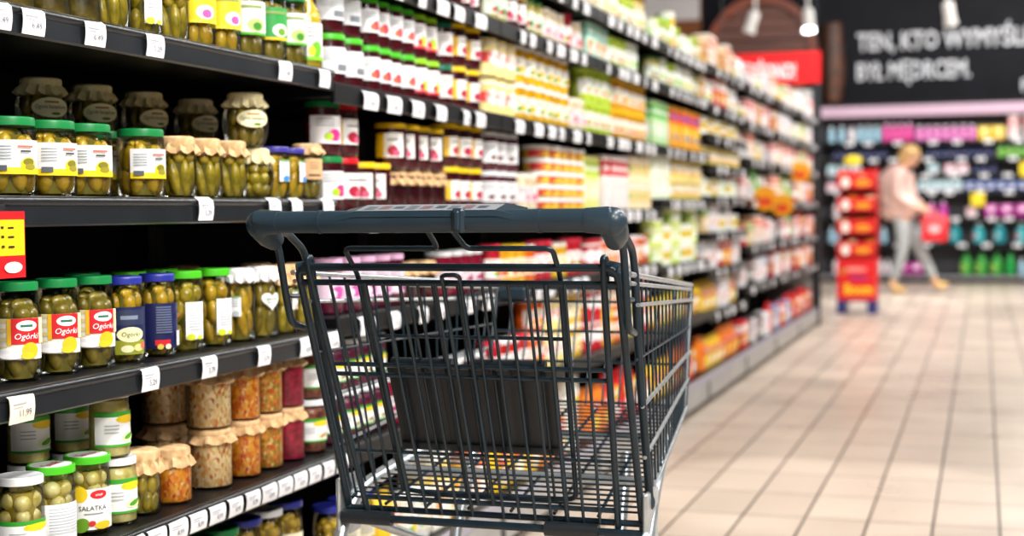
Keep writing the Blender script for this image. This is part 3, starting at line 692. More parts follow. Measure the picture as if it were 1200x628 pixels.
def spots(key, y0, y1, layers=1):
    r = INFO[key][3]; step = 2*r*(1.2 if key == 'd_cloth' else 1.08)
    n = max(1, int((y1-y0)/step+.35)); gap = max((y1-y0)/n, step)
    return [(key, (y0+gap*(i+.5)) if n > 1 else (y0+y1)/2, k, layers) for k in range(layers) for i in range(n)]
def shelve(lst, z, where, lift=0., extra=''):
    """goods on one shelf; each label counts the goods of its own look from the left"""
    by = {}
    for it in lst: by.setdefault((INFO[it[0]][1], it[2]), []).append(it)
    for (look, k), its in by.items():
        its.sort(key=lambda t: t[1]); n = len(its); lay = max(t[3] for t in its)
        for i, (key, y, k, ly) in enumerate(its):
            name, look, cat, r, h = INFO[key]
            parts = [look]
            if n > 1: parts.append(f'{ORD[i]} from left')
            if lay > 1: parts.append(('lower layer', 'upper layer')[k] if lay == 2 else f'layer {("one", "two", "three", "four", "five")[k]}')
            if extra: parts.append(extra)
            lab = ', '.join(parts+[where])
            if len(lab.replace(',', '').split()) > 16: lab = lab.replace(' shelf up', ' shelf')
            d = r if cat in ('jar', 'can', 'bottle', 'tub') else .05
            flat = cat in ('box', 'bag')
            place(key, XF-.03-d-RND.uniform(0, .008), y, z+lift+k*(h+.0012)+EPS, lab, f'{look}, {where}', RND.uniform(-.05, .05) if flat else None, y > 4.0)

# ------------------------------------------------------------------ price tags
def tag_builder(w, h, txt, paper='#f1f2f6'):
    b = MB(); m = mat(paper, .4)
    n = 6; vs = []
    for i in range(n+1):
        t = i/n; z = h*(.5-t); x = .004+.003*math.sin(t*PI)*1.
        if i == 0: x = -.004
        for y in (-w/2, w/2): vs.append((x, y, z))
    vs2 = [(x-.0012, y, z) for x, y, z in vs]
    k = len(vs)
    fs = [(2*i, 2*i+1, 2*i+3, 2*i+2) for i in range(n)]+[(k+2*i, k+2*i+2, k+2*i+3, k+2*i+1) for i in range(n)]
    fs += [(0, k, k+1, 1), (2*n, 2*n+1, k+2*n+1, k+2*n)]
    fs += [(2*i, 2*i+2, k+2*i+2, k+2*i) for i in range(n)]+[(2*i+1, k+2*i+1, k+2*i+3, 2*i+3) for i in range(n)]
    b.add(vs+vs2, fs, m)
    f = Flat(b, .0075)
    f.rect(-w*.4, w*.15, h*.12, h*.17, mat('#a8aab2')); f.rect(-w*.4, w*.0, h*.02, h*.06, mat('#b8bac2'))
    if txt:
        vs, fs, tw = text_geo(txt); sc = h*.24
        b.add([(.0079, (x-tw*.3)*sc*1., -h*.28+y*sc) for x, y in vs], fs, mat('#5a5c66'))
    return b
TAGS = [tag_builder(.05, .042, t).mesh('price_tag') for t in ('4,99', '6,49', '7,99', '3,79', '5,29')]
TAG_C = tag_builder(.06, .044, '11,99', '#f0e6cf').mesh('price_tag')
TAG_L = tag_builder(.056, .036, '8,99').mesh('price_tag')
TAG_F = tag_builder(.08, .043, '8,99').mesh('price_tag')
def price_tag(x, y, z, label, group, me=None, tilt=0.):
    o = bpy.data.objects.new('price_tag', me or RND.choice(TAGS)); COL.objects.link(o)
    o.location = (x, y, z); o.rotation_euler = (0, tilt, RND.uniform(-.06, .06))
    return tag(o, label, 'price tag', group)

# ------------------------------------------------------------------ room
def struct(b, name, loc=None): return tag(b.obj(name, None, loc), kind='structure')
# floor: beige tiles 0.2 x 0.386 m
m, n, l, bs = new_mat('beige_floor_tiles')
tc = n.new('ShaderNodeTexCoord'); sep = n.new('ShaderNodeSeparateXYZ'); l.new(tc.outputs['Object'], sep.inputs[0])
cmb = n.new('ShaderNodeCombineXYZ')
ay = n.new('ShaderNodeMath'); ay.operation = 'ADD'; ay.inputs[1].default_value = -4.716+40*.386; l.new(sep.outputs[1], ay.inputs[0])
ax = n.new('ShaderNodeMath'); ax.operation = 'ADD'; ax.inputs[1].default_value = -.054+100*.199; l.new(sep.outputs[0], ax.inputs[0])
l.new(ay.outputs[0], cmb.inputs[0]); l.new(ax.outputs[0], cmb.inputs[1])
br = n.new('ShaderNodeTexBrick'); br.offset = 0; br.squash = 1
for k_, v_ in (('Scale', 1), ('Mortar Size', .0042), ('Mortar Smooth', .1), ('Bias', 0), ('Brick Width', .386), ('Row Height', .199)): br.inputs[k_].default_value = v_
br.inputs['Color1'].default_value = (*lin('#cdbcac'), 1); br.inputs['Color2'].default_value = (*lin('#c0b0a1'), 1); br.inputs['Mortar'].default_value = (*lin('#2c241e'), 1)
l.new(cmb.outputs[0], br.inputs['Vector'])
nz = n.new('ShaderNodeTexNoise'); nz.inputs['Scale'].default_value = 2.2; nz.inputs['Detail'].default_value = 6; l.new(tc.outputs['Object'], nz.inputs['Vector'])
mx = n.new('ShaderNodeMix'); mx.data_type = 'RGBA'; mx.blend_type = 'MULTIPLY'; mx.inputs[0].default_value = .35
cr = n.new('ShaderNodeValToRGB'); cr.color_ramp.elements[0].position = .3; cr.color_ramp.elements[0].color = (.72, .7, .68, 1); cr.color_ramp.elements[1].position = .7; cr.color_ramp.elements[1].color = (1, 1, 1, 1)
l.new(nz.outputs['Fac'], cr.inputs[0]); l.new(br.outputs['Color'], mx.inputs[6]); l.new(cr.outputs[0], mx.inputs[7]); l.new(mx.outputs[2], bs.inputs['Base Color'])
rr_ = n.new('ShaderNodeMapRange'); rr_.inputs['From Min'].default_value = .3; rr_.inputs['From Max'].default_value = .7; rr_.inputs['To Min'].default_value = .26; rr_.inputs['To Max'].default_value = .36
l.new(nz.outputs['Fac'], rr_.inputs[0]); l.new(rr_.outputs[0], bs.inputs['Roughness'])
bp = n.new('ShaderNodeBump'); bp.inputs['Strength'].default_value = .25; bp.inputs['Distance'].default_value = .002; bp.invert = True
l.new(br.outputs['Fac'], bp.inputs['Height']); l.new(bp.outputs[0], bs.inputs['Normal'])
FLOOR = m
bs.inputs['Specular IOR Level'].default_value = .45
YB = 20.35                                             # back wall
struct(MB().box(-6.5, 5.5, -3, YB+.2, -.1, 0, FLOOR), 'floor')
BLACKW = noise_mat('black_wall_paint', [(.3, '#0c0d12'), (.7, '#13141b')], 3, .6)
struct(MB().box(-6.5, 5.5, -3, YB+.2, 4.6, 4.7, noise_mat('dark_ceiling', [(.3, '#2a2b2e'), (.7, '#333438')], 2, .8)), 'ceiling')
BLACKW.node_tree.nodes['Principled BSDF'].inputs['Specular IOR Level'].default_value = .12
struct(MB().box(-3.78, 5.5, YB, YB+.15, 0, 4.6, BLACKW), 'wall_back')
struct(MB().box(-6.5, -3.78, YB, YB+.15, 0, 4.6, noise_mat('brown_wall', [(.3, '#6a3a14'), (.7, '#8a4e1c')], 2, .6)), 'wall_back_left')
struct(MB().box(-4.6, -3.8, YB-.03, YB, 3.66, 4.5, noise_mat('white_panel', [(.3, '#c9c4c4'), (.7, '#d8d4d4')], 2, .5), .004), 'trim_1')
struct(MB().box(-6.6, -6.5, -3, YB+.2, 0, 4.6, BLACKW), 'wall_left')
struct(MB().box(5.5, 5.6, -3, YB+.2, 0, 4.6, noise_mat('grey_wall', [(.3, '#55565a'), (.7, '#606165')], 2, .7)), 'wall_right')
struct(MB().box(-6.5, 5.5, -3.1, -3, 0, 4.6, noise_mat('light_wall', [(.3, '#8a8b8e'), (.7, '#96979a')], 2, .7)), 'wall_front')

# writing on the black wall
def wall_text(t, x, z, h, w, name, lab, mm, y=YB-.012):
    vs, fs, tw = text_geo(t, 0., .022); b = MB(); sx = w/tw
    k = len(vs)
    P = [(x+u*sx, y, z+v*h) for u, v in vs]+[(x+u*sx, YB+.002, z+v*h) for u, v in vs]
    edge = {}
    for f in fs:
        for i in range(len(f)):
            e = (f[i], f[(i+1) % len(f)]); edge[e] = 1
    sides = [(a, c, c+k, a+k) for (a, c) in edge if (c, a) not in edge]
    b.add(P, list(fs)+sides, mm)
    return tag(b.obj(name), lab, 'lettering')
LET = mat('#c9ccd2', .6)
wall_text('TEN, KTO WYMYŚLIŁ PIWO', -1.64, 3.13, .24, 3.0, 'wall_lettering', 'white capital lettering, upper line on the black back wall', LET)
wall_text('BYŁ MĘDRCEM.', -1.64, 2.73, .24, 1.48, 'wall_lettering', 'white capital lettering, lower line on the black back wall', LET)
wall_text('P', .48, 2.52, .16, .11, 'wall_lettering', 'small white letter at right below the wall slogan', LET)

# barrels on the back wall
WOOD_D = noise_mat('dark_barrel_planks', [(.3, '#35201c'), (.55, '#684238'), (.8, '#8c6254')], 2.2, .6, stretch=(.35, 1, 4))
WOOD_R = noise_mat('red_brown_barrel_rim', [(.3, '#6a3020'), (.7, '#96503a')], 5, .5)
WOOD_O = noise_mat('orange_brown_staves', [(.3, '#1c0e0a'), (.55, '#4c2a18'), (.8, '#7a4826')], 2.4, .55, stretch=(4, 1, .4))
bc = (-2.92, YB-.004, 3.16)
br_ = empty('barrel', 'big round barrel end high on the black back wall', 'barrel', bc)
def ring(b, r1, r2, d0, d1, m_, n_=56):
    pf = [(r1, d0), (r1, d1), (r2, d1), (r2, d0)]
    vs = []
    for (q, d) in pf:
        for i in range(n_):
            a = 2*PI*i/n_; vs.append((q*math.cos(a), -d, q*math.sin(a)))
    fs = [(j*n_+i, j*n_+(i+1) % n_, ((j+1) % 4)*n_+(i+1) % n_, ((j+1) % 4)*n_+i) for j in range(4) for i in range(n_)]
    b.add(vs, fs, m_); return b
ring(MB(), .67, .77, 0, .16, WOOD_R).obj('rim', br_)
b = MB(); zz = -.64
while zz < .64:
    z2 = min(zz+.16, .64); zm = max(abs(zz), abs(z2)); hw = math.sqrt(max(.63**2-zm**2, .01))
    hw = math.sqrt(max(.69**2-min(abs(zz), abs(z2))**2, .0)); hw = min(hw, math.sqrt(.77**2-zm**2)-.02)
    b.box(-hw, hw, -.07, 0, zz+.003, z2-.003, WOOD_D, .004); zz = z2
b.obj('barrel_head', br_)
br2 = empty('barrel', 'narrow upright barrel beside the wall slogan', 'barrel', (-1.95, YB-.17, 2.4406))
b = MB(); b.lathe([(.11, -.02), (.13, 0), (.15, .25), (.162, .52), (.15, .8), (.13, 1.04), (.11, 1.06), (.0001, 1.05)], 24, WOOD_O); b.obj('staves', br2)
for z_ in (.12, .36, .68, .92):
    rr = .13+.032*math.sin(PI*z_/1.04)
    MB().lathe([(rr, z_), (rr+.005, z_+.004), (rr+.005, z_+.045), (rr, z_+.05)], 24, mat('#3a2418', .5)).obj('hoop', br2)
b = MB().box(-.1, .1, -.02, .17, -.06, -.02, WOOD_R, .004); b.obj('bracket', br2)

# spotlights
def spot(x, y, z, lab, on, tx, ty):
    r_ = empty('spotlight', lab, 'spotlight', (x, y, z))
    dirv = Vector((tx, ty, -1)).normalized(); q = Vector((0, 0, -1)).rotation_difference(dirv).to_matrix()
    def rotd(b): b.v = [tuple(q @ Vector(p)) for p in b.v]; return b
    wm = mat('#d8d6d2', .4)
    b = MB().lathe([(.0001, .0), (.05, .0), (.062, -.02), (.062, -.17), (.075, -.24), (.07, -.24), (.058, -.18)], 20, wm); rotd(b).obj('lamp_body', r_)
    b = MB().lathe([(.0001, -.205), (.066, -.205)], 20, mat('#f4fbff', .3, 0, 0, 30.) if on else mat('#cfcac2', .3)); rotd(b).obj('lens', r_)
    MB().tube([(0, 0, 0), (0, 0, .25)], .014, wm).obj('stem', r_)
    MB().box(-.05, .05, -.03, .03, .23, .27, wm, .004).obj('track_adapter', r_)
    if on:
        ld = bpy.data.lights.new('spot_lamp', 'SPOT'); ld.energy = 160; ld.spot_size = R(55); ld.shadow_soft_size = .06
        lo = bpy.data.objects.new('spot_lamp', ld); COL.objects.link(lo); lo.parent = r_
        lo.location = dirv*.25; lo.rotation_euler = Vector((0, 0, -1)).rotation_difference(dirv).to_euler()
spot(-2.36, 15.9, 3.14, 'unlit white spotlight above the red sign', False, -.35, .1)
spot(-1.8, 15.9, 3.13, 'lit white spotlight right of the unlit one', True, .1, -.25)
spot(-.36, 15.9, 3.13, 'lit white spotlight above the wall slogan', True, .15, .35)
t_ = empty('spotlight_track', 'white ceiling track carrying the spotlights', 'light track', (-1.2, 15.9, 3.418))
MB().box(-1.6, 1.9, -.02, .02, -.005, .03, mat('#b8b6b2', .4), .003).obj('rail', t_)
for x_ in (-1.4, 0., 1.7): MB().tube([(x_, 0, .03), (x_, 0, 1.2)], .006, mat('#8a8a88', .4)).obj('hanger', t_)

# ------------------------------------------------------------------ the shelf run on the left
def bay(y0, y1, zs, top, label, near=False, kick=True):
    r_ = empty('shelving_bay', label, 'shelving', (XF, (y0+y1)/2, 0), 0, 'black shelving bays along the aisle')
    a, c = y0-(y0+y1)/2+.002, (y1-y0)/2-.002
    MB().box(-.51, -.48, a, c, 0, top, BACKP, .002).obj('back_panel', r_)
    for y in (a, c-.03): MB().box(-.48, -.44, y, y+.03, 0, top, SHELF, .002).obj('upright', r_)
    for z in zs[1:]:
        b = MB().box(-.478, -.004, a+.001, c-.001, z-.03, z, SHELF, .002)
        if not near:                                           # slots of the wire divider rail
            for i in range(6): b.box(-.43, -.02, a+.1+i*(c-a-.2)/5-.001, a+.1+i*(c-a-.2)/5+.001, z, z+.0005, SHELF_EDGE)
        s_ = b.obj('shelf', r_)
        e = MB()
        if near:
            e.tube([(0., a, z-.008), (0., c, z-.008)], .008, SHELF_EDGE, 12)
            e.box(-.006, .004, a, c, z-.046, z-.008, SHELF_EDGE, .003)
        else: e.box(-.008, .003, a, c, z-.043, z+.002, SHELF, .0025)
        e.obj('ticket_rail', s_)
    z = zs[0]
    s_ = MB().box(-.478, -.004, a+.001, c-.001, z-.03, z, SHELF, .002).obj('base_shelf', r_)
    MB().box(-.006, .003, a, c, z-.035, z+.003, mat('#9a98a4', .4), .002).obj('ticket_rail', s_)
    MB().box(-.478, -.03, a+.001, c-.001, 0, .045, BACKP, .002).obj('base', r_)
    MB().box(-.02, .002, a+.012, c-.012, .03, z-.036, PLINTH, .003).obj('kick_plate', r_)
    MB().box(-.02, .006, c-.03, c, .02, z-.034, BLACK_P, .002).obj('kick_joint', r_)
    return r_
ZA, ZB, ZC, ZD, ZE = 1.305, 1.028, .748, .478, .205
bay(.36, 1.6, [ZE, ZD, ZC, ZB, ZA], 1.95, 'black shelving bay at the left edge, before the gherkin jars', True)
bay(1.6, 2.86, [ZE, ZD, ZC, ZB, ZA], 1.95, 'nearest black shelving bay, filled with gherkin jars', True)
W = 1.0
Z2 = [.155, .478, .77, W, 1.278, 1.55, 1.73]
BAYS = [(2.86, 4.0, Z2, 'second bay', 'black shelving bay of beetroot jars behind the cart handle'),
        (4.0, 5.1, Z2, 'third bay', 'black shelving bay of yellow sweetcorn jars, third from the left'),
        (5.1, 6.2, Z2, 'fourth bay', 'black shelving bay, fourth from the left, right of the sweetcorn jars'),
        (6.2, 7.35, [.155, .478, .745, 1.045, 1.278, 1.55, 1.73], 'fifth bay', 'black shelving bay of pale green tins, fifth from the left'),
        (7.35, 8.6, [.155, .46, .685, .875, 1.065, 1.23, 1.385, 1.54, 1.74], 'sixth bay', 'black shelving bay, sixth from the left, closely spaced shelves'),
        (8.6, 9.9, [.155, .53, .775, 1.05, 1.3, 1.52, 1.74], 'seventh bay', 'black shelving bay, seventh from the left'),
        (9.9, 11.2, [.155, .53, .775, 1.05, 1.3, 1.52, 1.74], 'eighth bay', 'black shelving bay, last but one before the red stand'),
        (11.2, 12.5, [.155, .53, .775, 1.05, 1.3, 1.52, 1.74], 'ninth bay', 'farthest black shelving bay beside the red stand')]
for y0, y1, zs, nm, lab in BAYS: bay(y0, y1, zs, 1.86, lab)

# ---- near bay
def m1(key, px, z, label, xo=0., group=None, rz=None):
    r = INFO[key][3]; X = XF-.03-r-xo
    place(key, X, Yat(px, X), z+EPS, label, group, rz)
for key, px, lab in (('dark_cloth', 18, 'dark jar on the top shelf at the left picture edge'), ('dark_cloth', 60, 'dark jar on the top shelf, second from the left edge'), ('dark_cloth', 97, 'dark jar on the top shelf above the price tags, third from left'),
        ('cl_tall', 134, 'cloth-capped gherkin jar on the top shelf beside the dark jars'), ('gh_lime', 172, 'gherkin jar on the top shelf, left of the plain one'), ('cl_tall', 204, 'cloth-capped gherkin jar on the top shelf beside the yellow labels'),
        ('top_yel', 234, 'top-shelf mushroom jar with yellow flower label, the left one'), ('top_yel', 264, 'top-shelf mushroom jar with yellow flower label, the right one'), ('top_wg', 293, 'top-shelf gherkin jar with white-green label beside the yellow labels'),
        ('top_gr', 319, 'top-shelf gherkin jar with a mostly green label'), ('top_wg', 343, 'top-shelf gherkin jar with white-green label beside the oil bottle'), ('top_bottle', 363, 'tall golden oil bottle at the right end of the top shelf')):
    m1(key, px, ZA, lab)
WB = 'on the shelf below the top one'
for key, px, xo, lab in (('gh_yel', 12, 0, 'wide green-lidded gherkin jar above the red and yellow promotion sign'), ('gh_yel', 60, 0, 'wide green-lidded gherkin jar, second from left, white-yellow label'), ('gh_yel', 103, 0, 'wide green-lidded gherkin jar, third from left, white-yellow label'),
        ('gh_yel', 126, .095, 'green-lidded gherkin jar half hidden behind two front jars'), ('gh_yel', 167, 0, 'wide green-lidded gherkin jar, rightmost, beside the kraft caps'),
        ('cl_tall', 210, 0, 'kraft-capped gherkin jar beside the wide green-lidded jar'), ('cl_tall', 241, 0, 'kraft-capped gherkin jar, middle of three in a row'), ('cl_tall', 271, 0, 'kraft-capped gherkin jar beside the jar with a cream cap'),
        ('orcio_plain', 297, 0, 'bulging jar of small gherkins carrying the oval-label jar'), ('bl_slim', 323, 0, 'slim gherkin jar with blue lid, the left one'), ('bl_slim', 342, 0, 'slim gherkin jar with blue lid, the right one'),
        ('kr_lab', 361, 0, 'gherkin jar with kraft cap and kraft label near the shelf end'), ('cl_tall', 330, .085, 'kraft-capped jar hidden behind the slim blue-lidded jars')):
    m1(key, px, ZB, lab, xo)
for i, px in enumerate((52, 112, 172, 232)):
    w_ = ('leftmost', 'second from left', 'third from left', 'rightmost')[i]
    m1('orcio_plain', px, ZB, f'shaded cream-capped jar in the back row, lower layer, {w_}', .17)
    m1('orcio', px, ZB+.1022, f'shaded oval-label jar in the back row, upper layer, {w_}', .17)
m1('orcio', 290, ZB+.1022, 'bulging oval-label jar with cream cap on top of another jar', 0, None, R(-12))
for key, px, xo, lab in (('gh_red', 18, 0, 'red-labelled gherkin jar, green lid, leftmost of three'), ('gh_red', 65, 0, 'red-labelled gherkin jar, green lid, middle of three'), ('gh_red', 107, 0, 'red-labelled gherkin jar, green lid, rightmost of three'),
        ('gh_navy', 144, 0, 'gherkin jar with navy picture label and blue lid'), ('gh_navy_b', 183, 0, 'gherkin jar with navy text label and blue lid'), ('gh_lime', 215, 0, 'gherkin jar, light green lid, white label, beside the navy label'),
        ('gh_lime2', 249, 0, 'yellow gherkin jar, light green lid, white label'), ('wc_lab', 278, 0, 'gherkin jar under a white cloth cap, left of the heart label'), ('wc_heart', 306, 0, 'gherkin jar with white cap and heart-shaped label'),
        ('kr_c', 329, 0, 'tall kraft-capped gherkin jar beside the heart label'), ('kr_c', 352, 0, 'tall kraft-capped gherkin jar behind the cart corner'),
        ('gh_lime', 150, .09, 'light green lidded jar hidden behind the navy picture label'), ('gh_lime', 188, .09, 'light green lidded jar hidden behind the navy text label'), ('kr_c', 215, .2, 'shaded kraft-capped jar at the back of the middle shelf'), ('kr_c', 300, .1, 'kraft-capped jar behind the white cloth caps'),
        ('gh_red', 95, .09, 'green-lidded jar hidden behind the three red labels')):
    m1(key, px, ZC, lab, xo)
for key, px, z, xo, lab in (('white_top', 17, 0, 0, 'sliced pickle jar with white lid at the lower left corner'), ('gr_back', 54, 0, 0, 'mushroom jar with green-and-white lid and white text label'), ('salatka', 97, 0, 0, 'mushroom jar with green-and-white lid and lettered picture label'),
        ('pea', 131, 0, 0, 'pale pickle jar with white lid, lower of the stacked pair'), ('pea', 124, .1135, .005, 'pale pickle jar with white lid, upper of the stacked pair'), ('cl_green', 160, 0, 0, 'green pickle jar with kraft cap left of the orange one'), ('cl_orange', 196, 0, 0, 'squat orange salad jar with kraft cap'),
        ('pea', 78, 0, .1, 'shaded pale pickle jar in the back, lower of the right pair'), ('pea', 78, .1135, .1, 'shaded pale pickle jar in the back, upper of the right pair'), ('pea', 28, 0, .1, 'shaded pale pickle jar in the back, lower of the left pair'), ('pea', 28, .1135, .1, 'shaded pale pickle jar in the back, upper of the left pair'),
        ('sl_cab', 242, 0, 0, 'pale cabbage salad jar, lower, in the front stack'), ('sl_cab', 242, .1135, 0, 'pale cabbage salad jar, upper, in the front stack'), ('sl_cab', 189, 0, .115, 'shaded cabbage salad jar, lower, behind the squat orange jar'), ('sl_cab', 189, .1135, .115, 'shaded cabbage salad jar, upper, behind the squat orange jar'),
        ('sl_car', 281, 0, 0, 'orange carrot salad jar, lower of two'), ('sl_car', 281, .1135, 0, 'orange carrot salad jar, upper of two'), ('sl_mix', 308, 0, 0, 'mixed vegetable salad jar, lower of two'), ('sl_mix', 308, .1135, 0, 'mixed vegetable salad jar, upper of two'),
        ('sl_beet', 334, 0, 0, 'crimson beetroot salad jar, lower of two'), ('sl_beet', 334, .1135, 0, 'crimson beetroot salad jar, upper of two'), ('br_wh', 360, 0, 0, 'brown salad jar with white lid, lower of two'), ('br_wh', 360, .1165, 0, 'brown salad jar with white lid, upper of two')):
    m1(key, px, ZD+z, lab, xo)
lowk = ['low_grey', 'low_green', 'low_green', 'low_white', 'low_green', 'low_blue']
for j, xo in enumerate((0, .09, .18)):
    for i in range(9):
        key = (['low_grey', 'low_green', 'low_white', 'low_green', 'low_green', 'low_green', 'low_blue', 'low_white', 'low_blue'], ['low_blue', 'low_grey', 'low_grey', 'low_white', 'low_blue', 'low_white', 'low_blue', 'low_blue', 'low_blue'], ['low_grey', 'low_grey', 'low_green', 'low_green', 'low_green', 'low_blue', 'low_blue', 'low_blue', 'low_blue'])[j][i]
        X = XF-.04-.037-xo; y = 2.02+i*.092
        place(key, X, y, ZE+EPS, f'{INFO[key][1]}, {("front", "middle", "back")[j]} row, {ORD[i]} from left, bottom shelf', None)
# near-bay price tags
for i, px in enumerate((-2, 38, 110, 180, 332, 378)): price_tag(XF+.006, Yat(px, XF), ZA-.022, f'white price tag on the top shelf edge, {ORD[i]} from left', 'tags on the top near shelf')
for i, px in enumerate((236, 317, 343, 380)): price_tag(XF+.006, Yat(px, XF), ZB-.02, f'white price tag on the shelf edge level with the cart handle, {ORD[i]} from left', 'tags on the handle-level near shelf')
price_tag(XF+.006, Yat(14, XF), ZC-.026, 'cream price tag below the red-labelled gherkin jars', None, TAG_C)
for i, px in enumerate((167, 237, 302, 352, 384)): price_tag(XF+.006, Yat(px, XF), ZC-.022, f'white price tag under the middle row of jars, {ORD[i]} from left', 'tags on the middle near shelf')
for i in range(13): price_tag(XF+.006, 2.05+i*.0675, ZD-.022, f'white price tag on the crowded rail below the salad jars, {ORD[i]} from left', 'tags below the salad jars', TAG_L)
# promotion sign
sg = empty('promotion_sign', 'red and yellow promotion sign hanging from shelf edge at left', 'sign', (XF+.012, Yat(29, XF+.012)-.06, .955))
b = MB().box(-.001, .001, -.06, .06, -.045, .05, mat('#d8141c', .4)); b.obj('card', sg)
b = MB(); f = Flat(b, .0012); f.rect(-.058, .058, -.013, .038, mat('#f2d414', .4))
for z_ in (.025, .012, -.002): f.rect(.005, .012, z_, z_+.004, mat('#2a2410')); f.rect(.02, .034, z_, z_+.003, mat('#2a2410'))
f.oval(.03, -.03, .02, .008, mat('#f4ece8')); b.obj('print', sg)
MB().box(-.008, -.001, -.02, .02, .04, .06, BLACK_P, .001).obj('clip', sg)

# ---- second to ninth bays
def shelf_phrase(bay_i, si): return f'{ORD[si] if si else "bottom"} shelf up, {BAYS[bay_i][3]}' if si else f'bottom shelf, {BAYS[bay_i][3]}'
def row(bi, si, items):
    lst = []
    for it in items: lst += spots(*it[:4])
    shelve(lst, BAYS[bi][2][si], shelf_phrase(bi, si))
# second bay
row(0, 6, [('d_blue', 3.0, 3.35, 1), ('d_white', 3.4, 3.95, 1)])
row(0, 5, [('d_white', 3.05, 3.4, 1), ('d_blue', 3.45, 3.7, 1), ('d_yel2', 3.72, 3.98, 1)])
row(0, 4, [('d_big', 2.94, 3.14, 2), ('d_green', 3.15, 3.44, 2), ('d_lime', 3.46, 3.62, 2), ('d_teal', 3.64, 3.72, 2), ('d_yel', 3.74, 3.97, 2)])
row(0, 3, [('d_dkgreen', 2.92, 3.01, 2), ('d_red', 3.02, 3.11, 2), ('d_cloth', 3.31, 3.67, 1), ('d_yel', 3.68, 3.98, 2)])
shelve(spots('d_yel2', 3.12, 3.3), W, shelf_phrase(0, 3))
shelve(spots('d_yel2', 3.3, 3.66), W, shelf_phrase(0, 3), .1025, 'on kraft caps')
row(0, 2, [('d_pink', 2.93, 3.36, 1), ('d_cloth', 3.37, 3.6, 1), ('d_pink2', 3.62, 3.97, 1)])
row(0, 1, [('pu_wh', 2.93, 3.24, 2), ('d_pink2', 3.25, 3.55, 1), ('d_white', 3.6, 3.98, 1)])
row(0, 0, [('low_blue', 2.92, 3.16, 1), ('yebag', 3.18, 3.33, 1), ('whyel', 3.34, 3.5, 1), ('cream2', 3.52, 3.66, 1), ('yelsauce', 3.68, 3.84, 1), ('orbox', 3.85, 3.98, 1)])
# third bay
row(1, 4, [('paleyel', 4.02, 4.28, 2), ('corn', 4.3, 4.9, 2), ('pinkw', 4.92, 5.08, 1)])
row(1, 3, [('d_white', 4.02, 4.3, 2), ('pinkw', 4.32, 4.52, 1), ('tuna', 4.56, 5.08, 5)])
# fourth bay
row(2, 4, [('greenw', 5.12, 5.5, 2), ('yelw', 5.53, 6.1, 2)])
row(2, 3, [('ygpack', 5.12, 5.35, 1), ('rwpack', 5.38, 5.78, 1), ('beige', 5.82, 6.18, 2)])
# fifth bay
row(3, 4, [('ltgreen', 6.22, 6.6, 1), ('orred', 6.62, 7.33, 1)])
row(3, 3, [('palecan', 6.22, 6.6, 2), ('yw2', 6.62, 7.33, 2)])
# sixth to ninth bay: short mixed runs
UP = ['wbox', 'pinkbox', 'coffee', 'whyel', 'tanbox', 'whbag', 'redbox', 'yw2', 'gwcan', 'orbox']
MID = ['tanbox', 'yw2', 'beige', 'pinkbox', 'whbag', 'orbox', 'redbox', 'wbox', 'grbag', 'redtin', 'blackbox']
LOW = ['redbox', 'orbag', 'bluebox', 'redbag', 'yebag', 'blackbox', 'orangebag', 'wbox', 'redtin', 'ygpack']
FIX = {(1, 6): ['cream', 'corn', 'pinkw', 'goldl', 'cream2', 'straw'], (1, 5): ['d_yel2', 'mixgr', 'pinkw', 'straw', 'goldl', 'yelw', 'corn2'], (1, 2): ['orange', 'yelsauce', 'redsauce', 'straw', 'corn2'], (1, 1): ['paleyel', 'straw', 'corn2', 'redsauce', 'orange', 'whyel'], (1, 0): ['corn2', 'orangebag', 'redbox', 'yebag', 'redsauce', 'whyel'], (2, 6): ['orbox', 'cream', 'pinkw', 'gwcan', 'goldl', 'greenw'], (2, 5): ['mint', 'whgreen', 'goldl', 'mixgr', 'whyel', 'greenw'], (2, 2): ['redtin', 'rwbox', 'orange', 'straw'], (2, 1): ['orange', 'yelsauce', 'redtin', 'mixgr'], (2, 0): ['redbag', 'orbag', 'yebag', 'redtin', 'corn2'], (3, 6): ['gwcan', 'palecan', 'whgreen', 'greenw'], (3, 5): ['whblue', 'whgreen', 'whyel', 'greenw', 'mixgr'], (3, 2): ['ygcan', 'ygcan', 'ygcan', 'gwcan'], (3, 1): ['ygpack', 'greenw', 'yelsauce', 'yelw'], (3, 0): ['orbag', 'yebag', 'redbag', 'orangebag'],
       (4, 3): ['tanbox', 'gwcan', 'wbox'], (4, 8): ['orbox', 'coffee', 'whyel', 'coffee'], (5, 3): ['grbag', 'pinkbox', 'whbag'], (4, 1): ['ygpack', 'yebag', 'wbox'], (5, 0): ['blackbox', 'wbox', 'blackbox', 'redbox'], (5, 1): ['wbox', 'blackbox', 'bluebox'], (4, 0): ['orbag', 'yebag', 'redbag'], (4, 4): ['gwcan', 'palecan', 'yw2', 'tanbox'], (4, 5): ['yw2', 'whyel', 'tanbox'], (7, 0): ['redbag', 'redbox'], (7, 1): ['redbox', 'orbox', 'redbag'], (6, 1): ['bluebox', 'redbox', 'wbox', 'redbag'], (6, 0): ['redbox', 'bluebox', 'redbag'], (7, 2): ['redbag', 'pinkbox', 'redbox']}
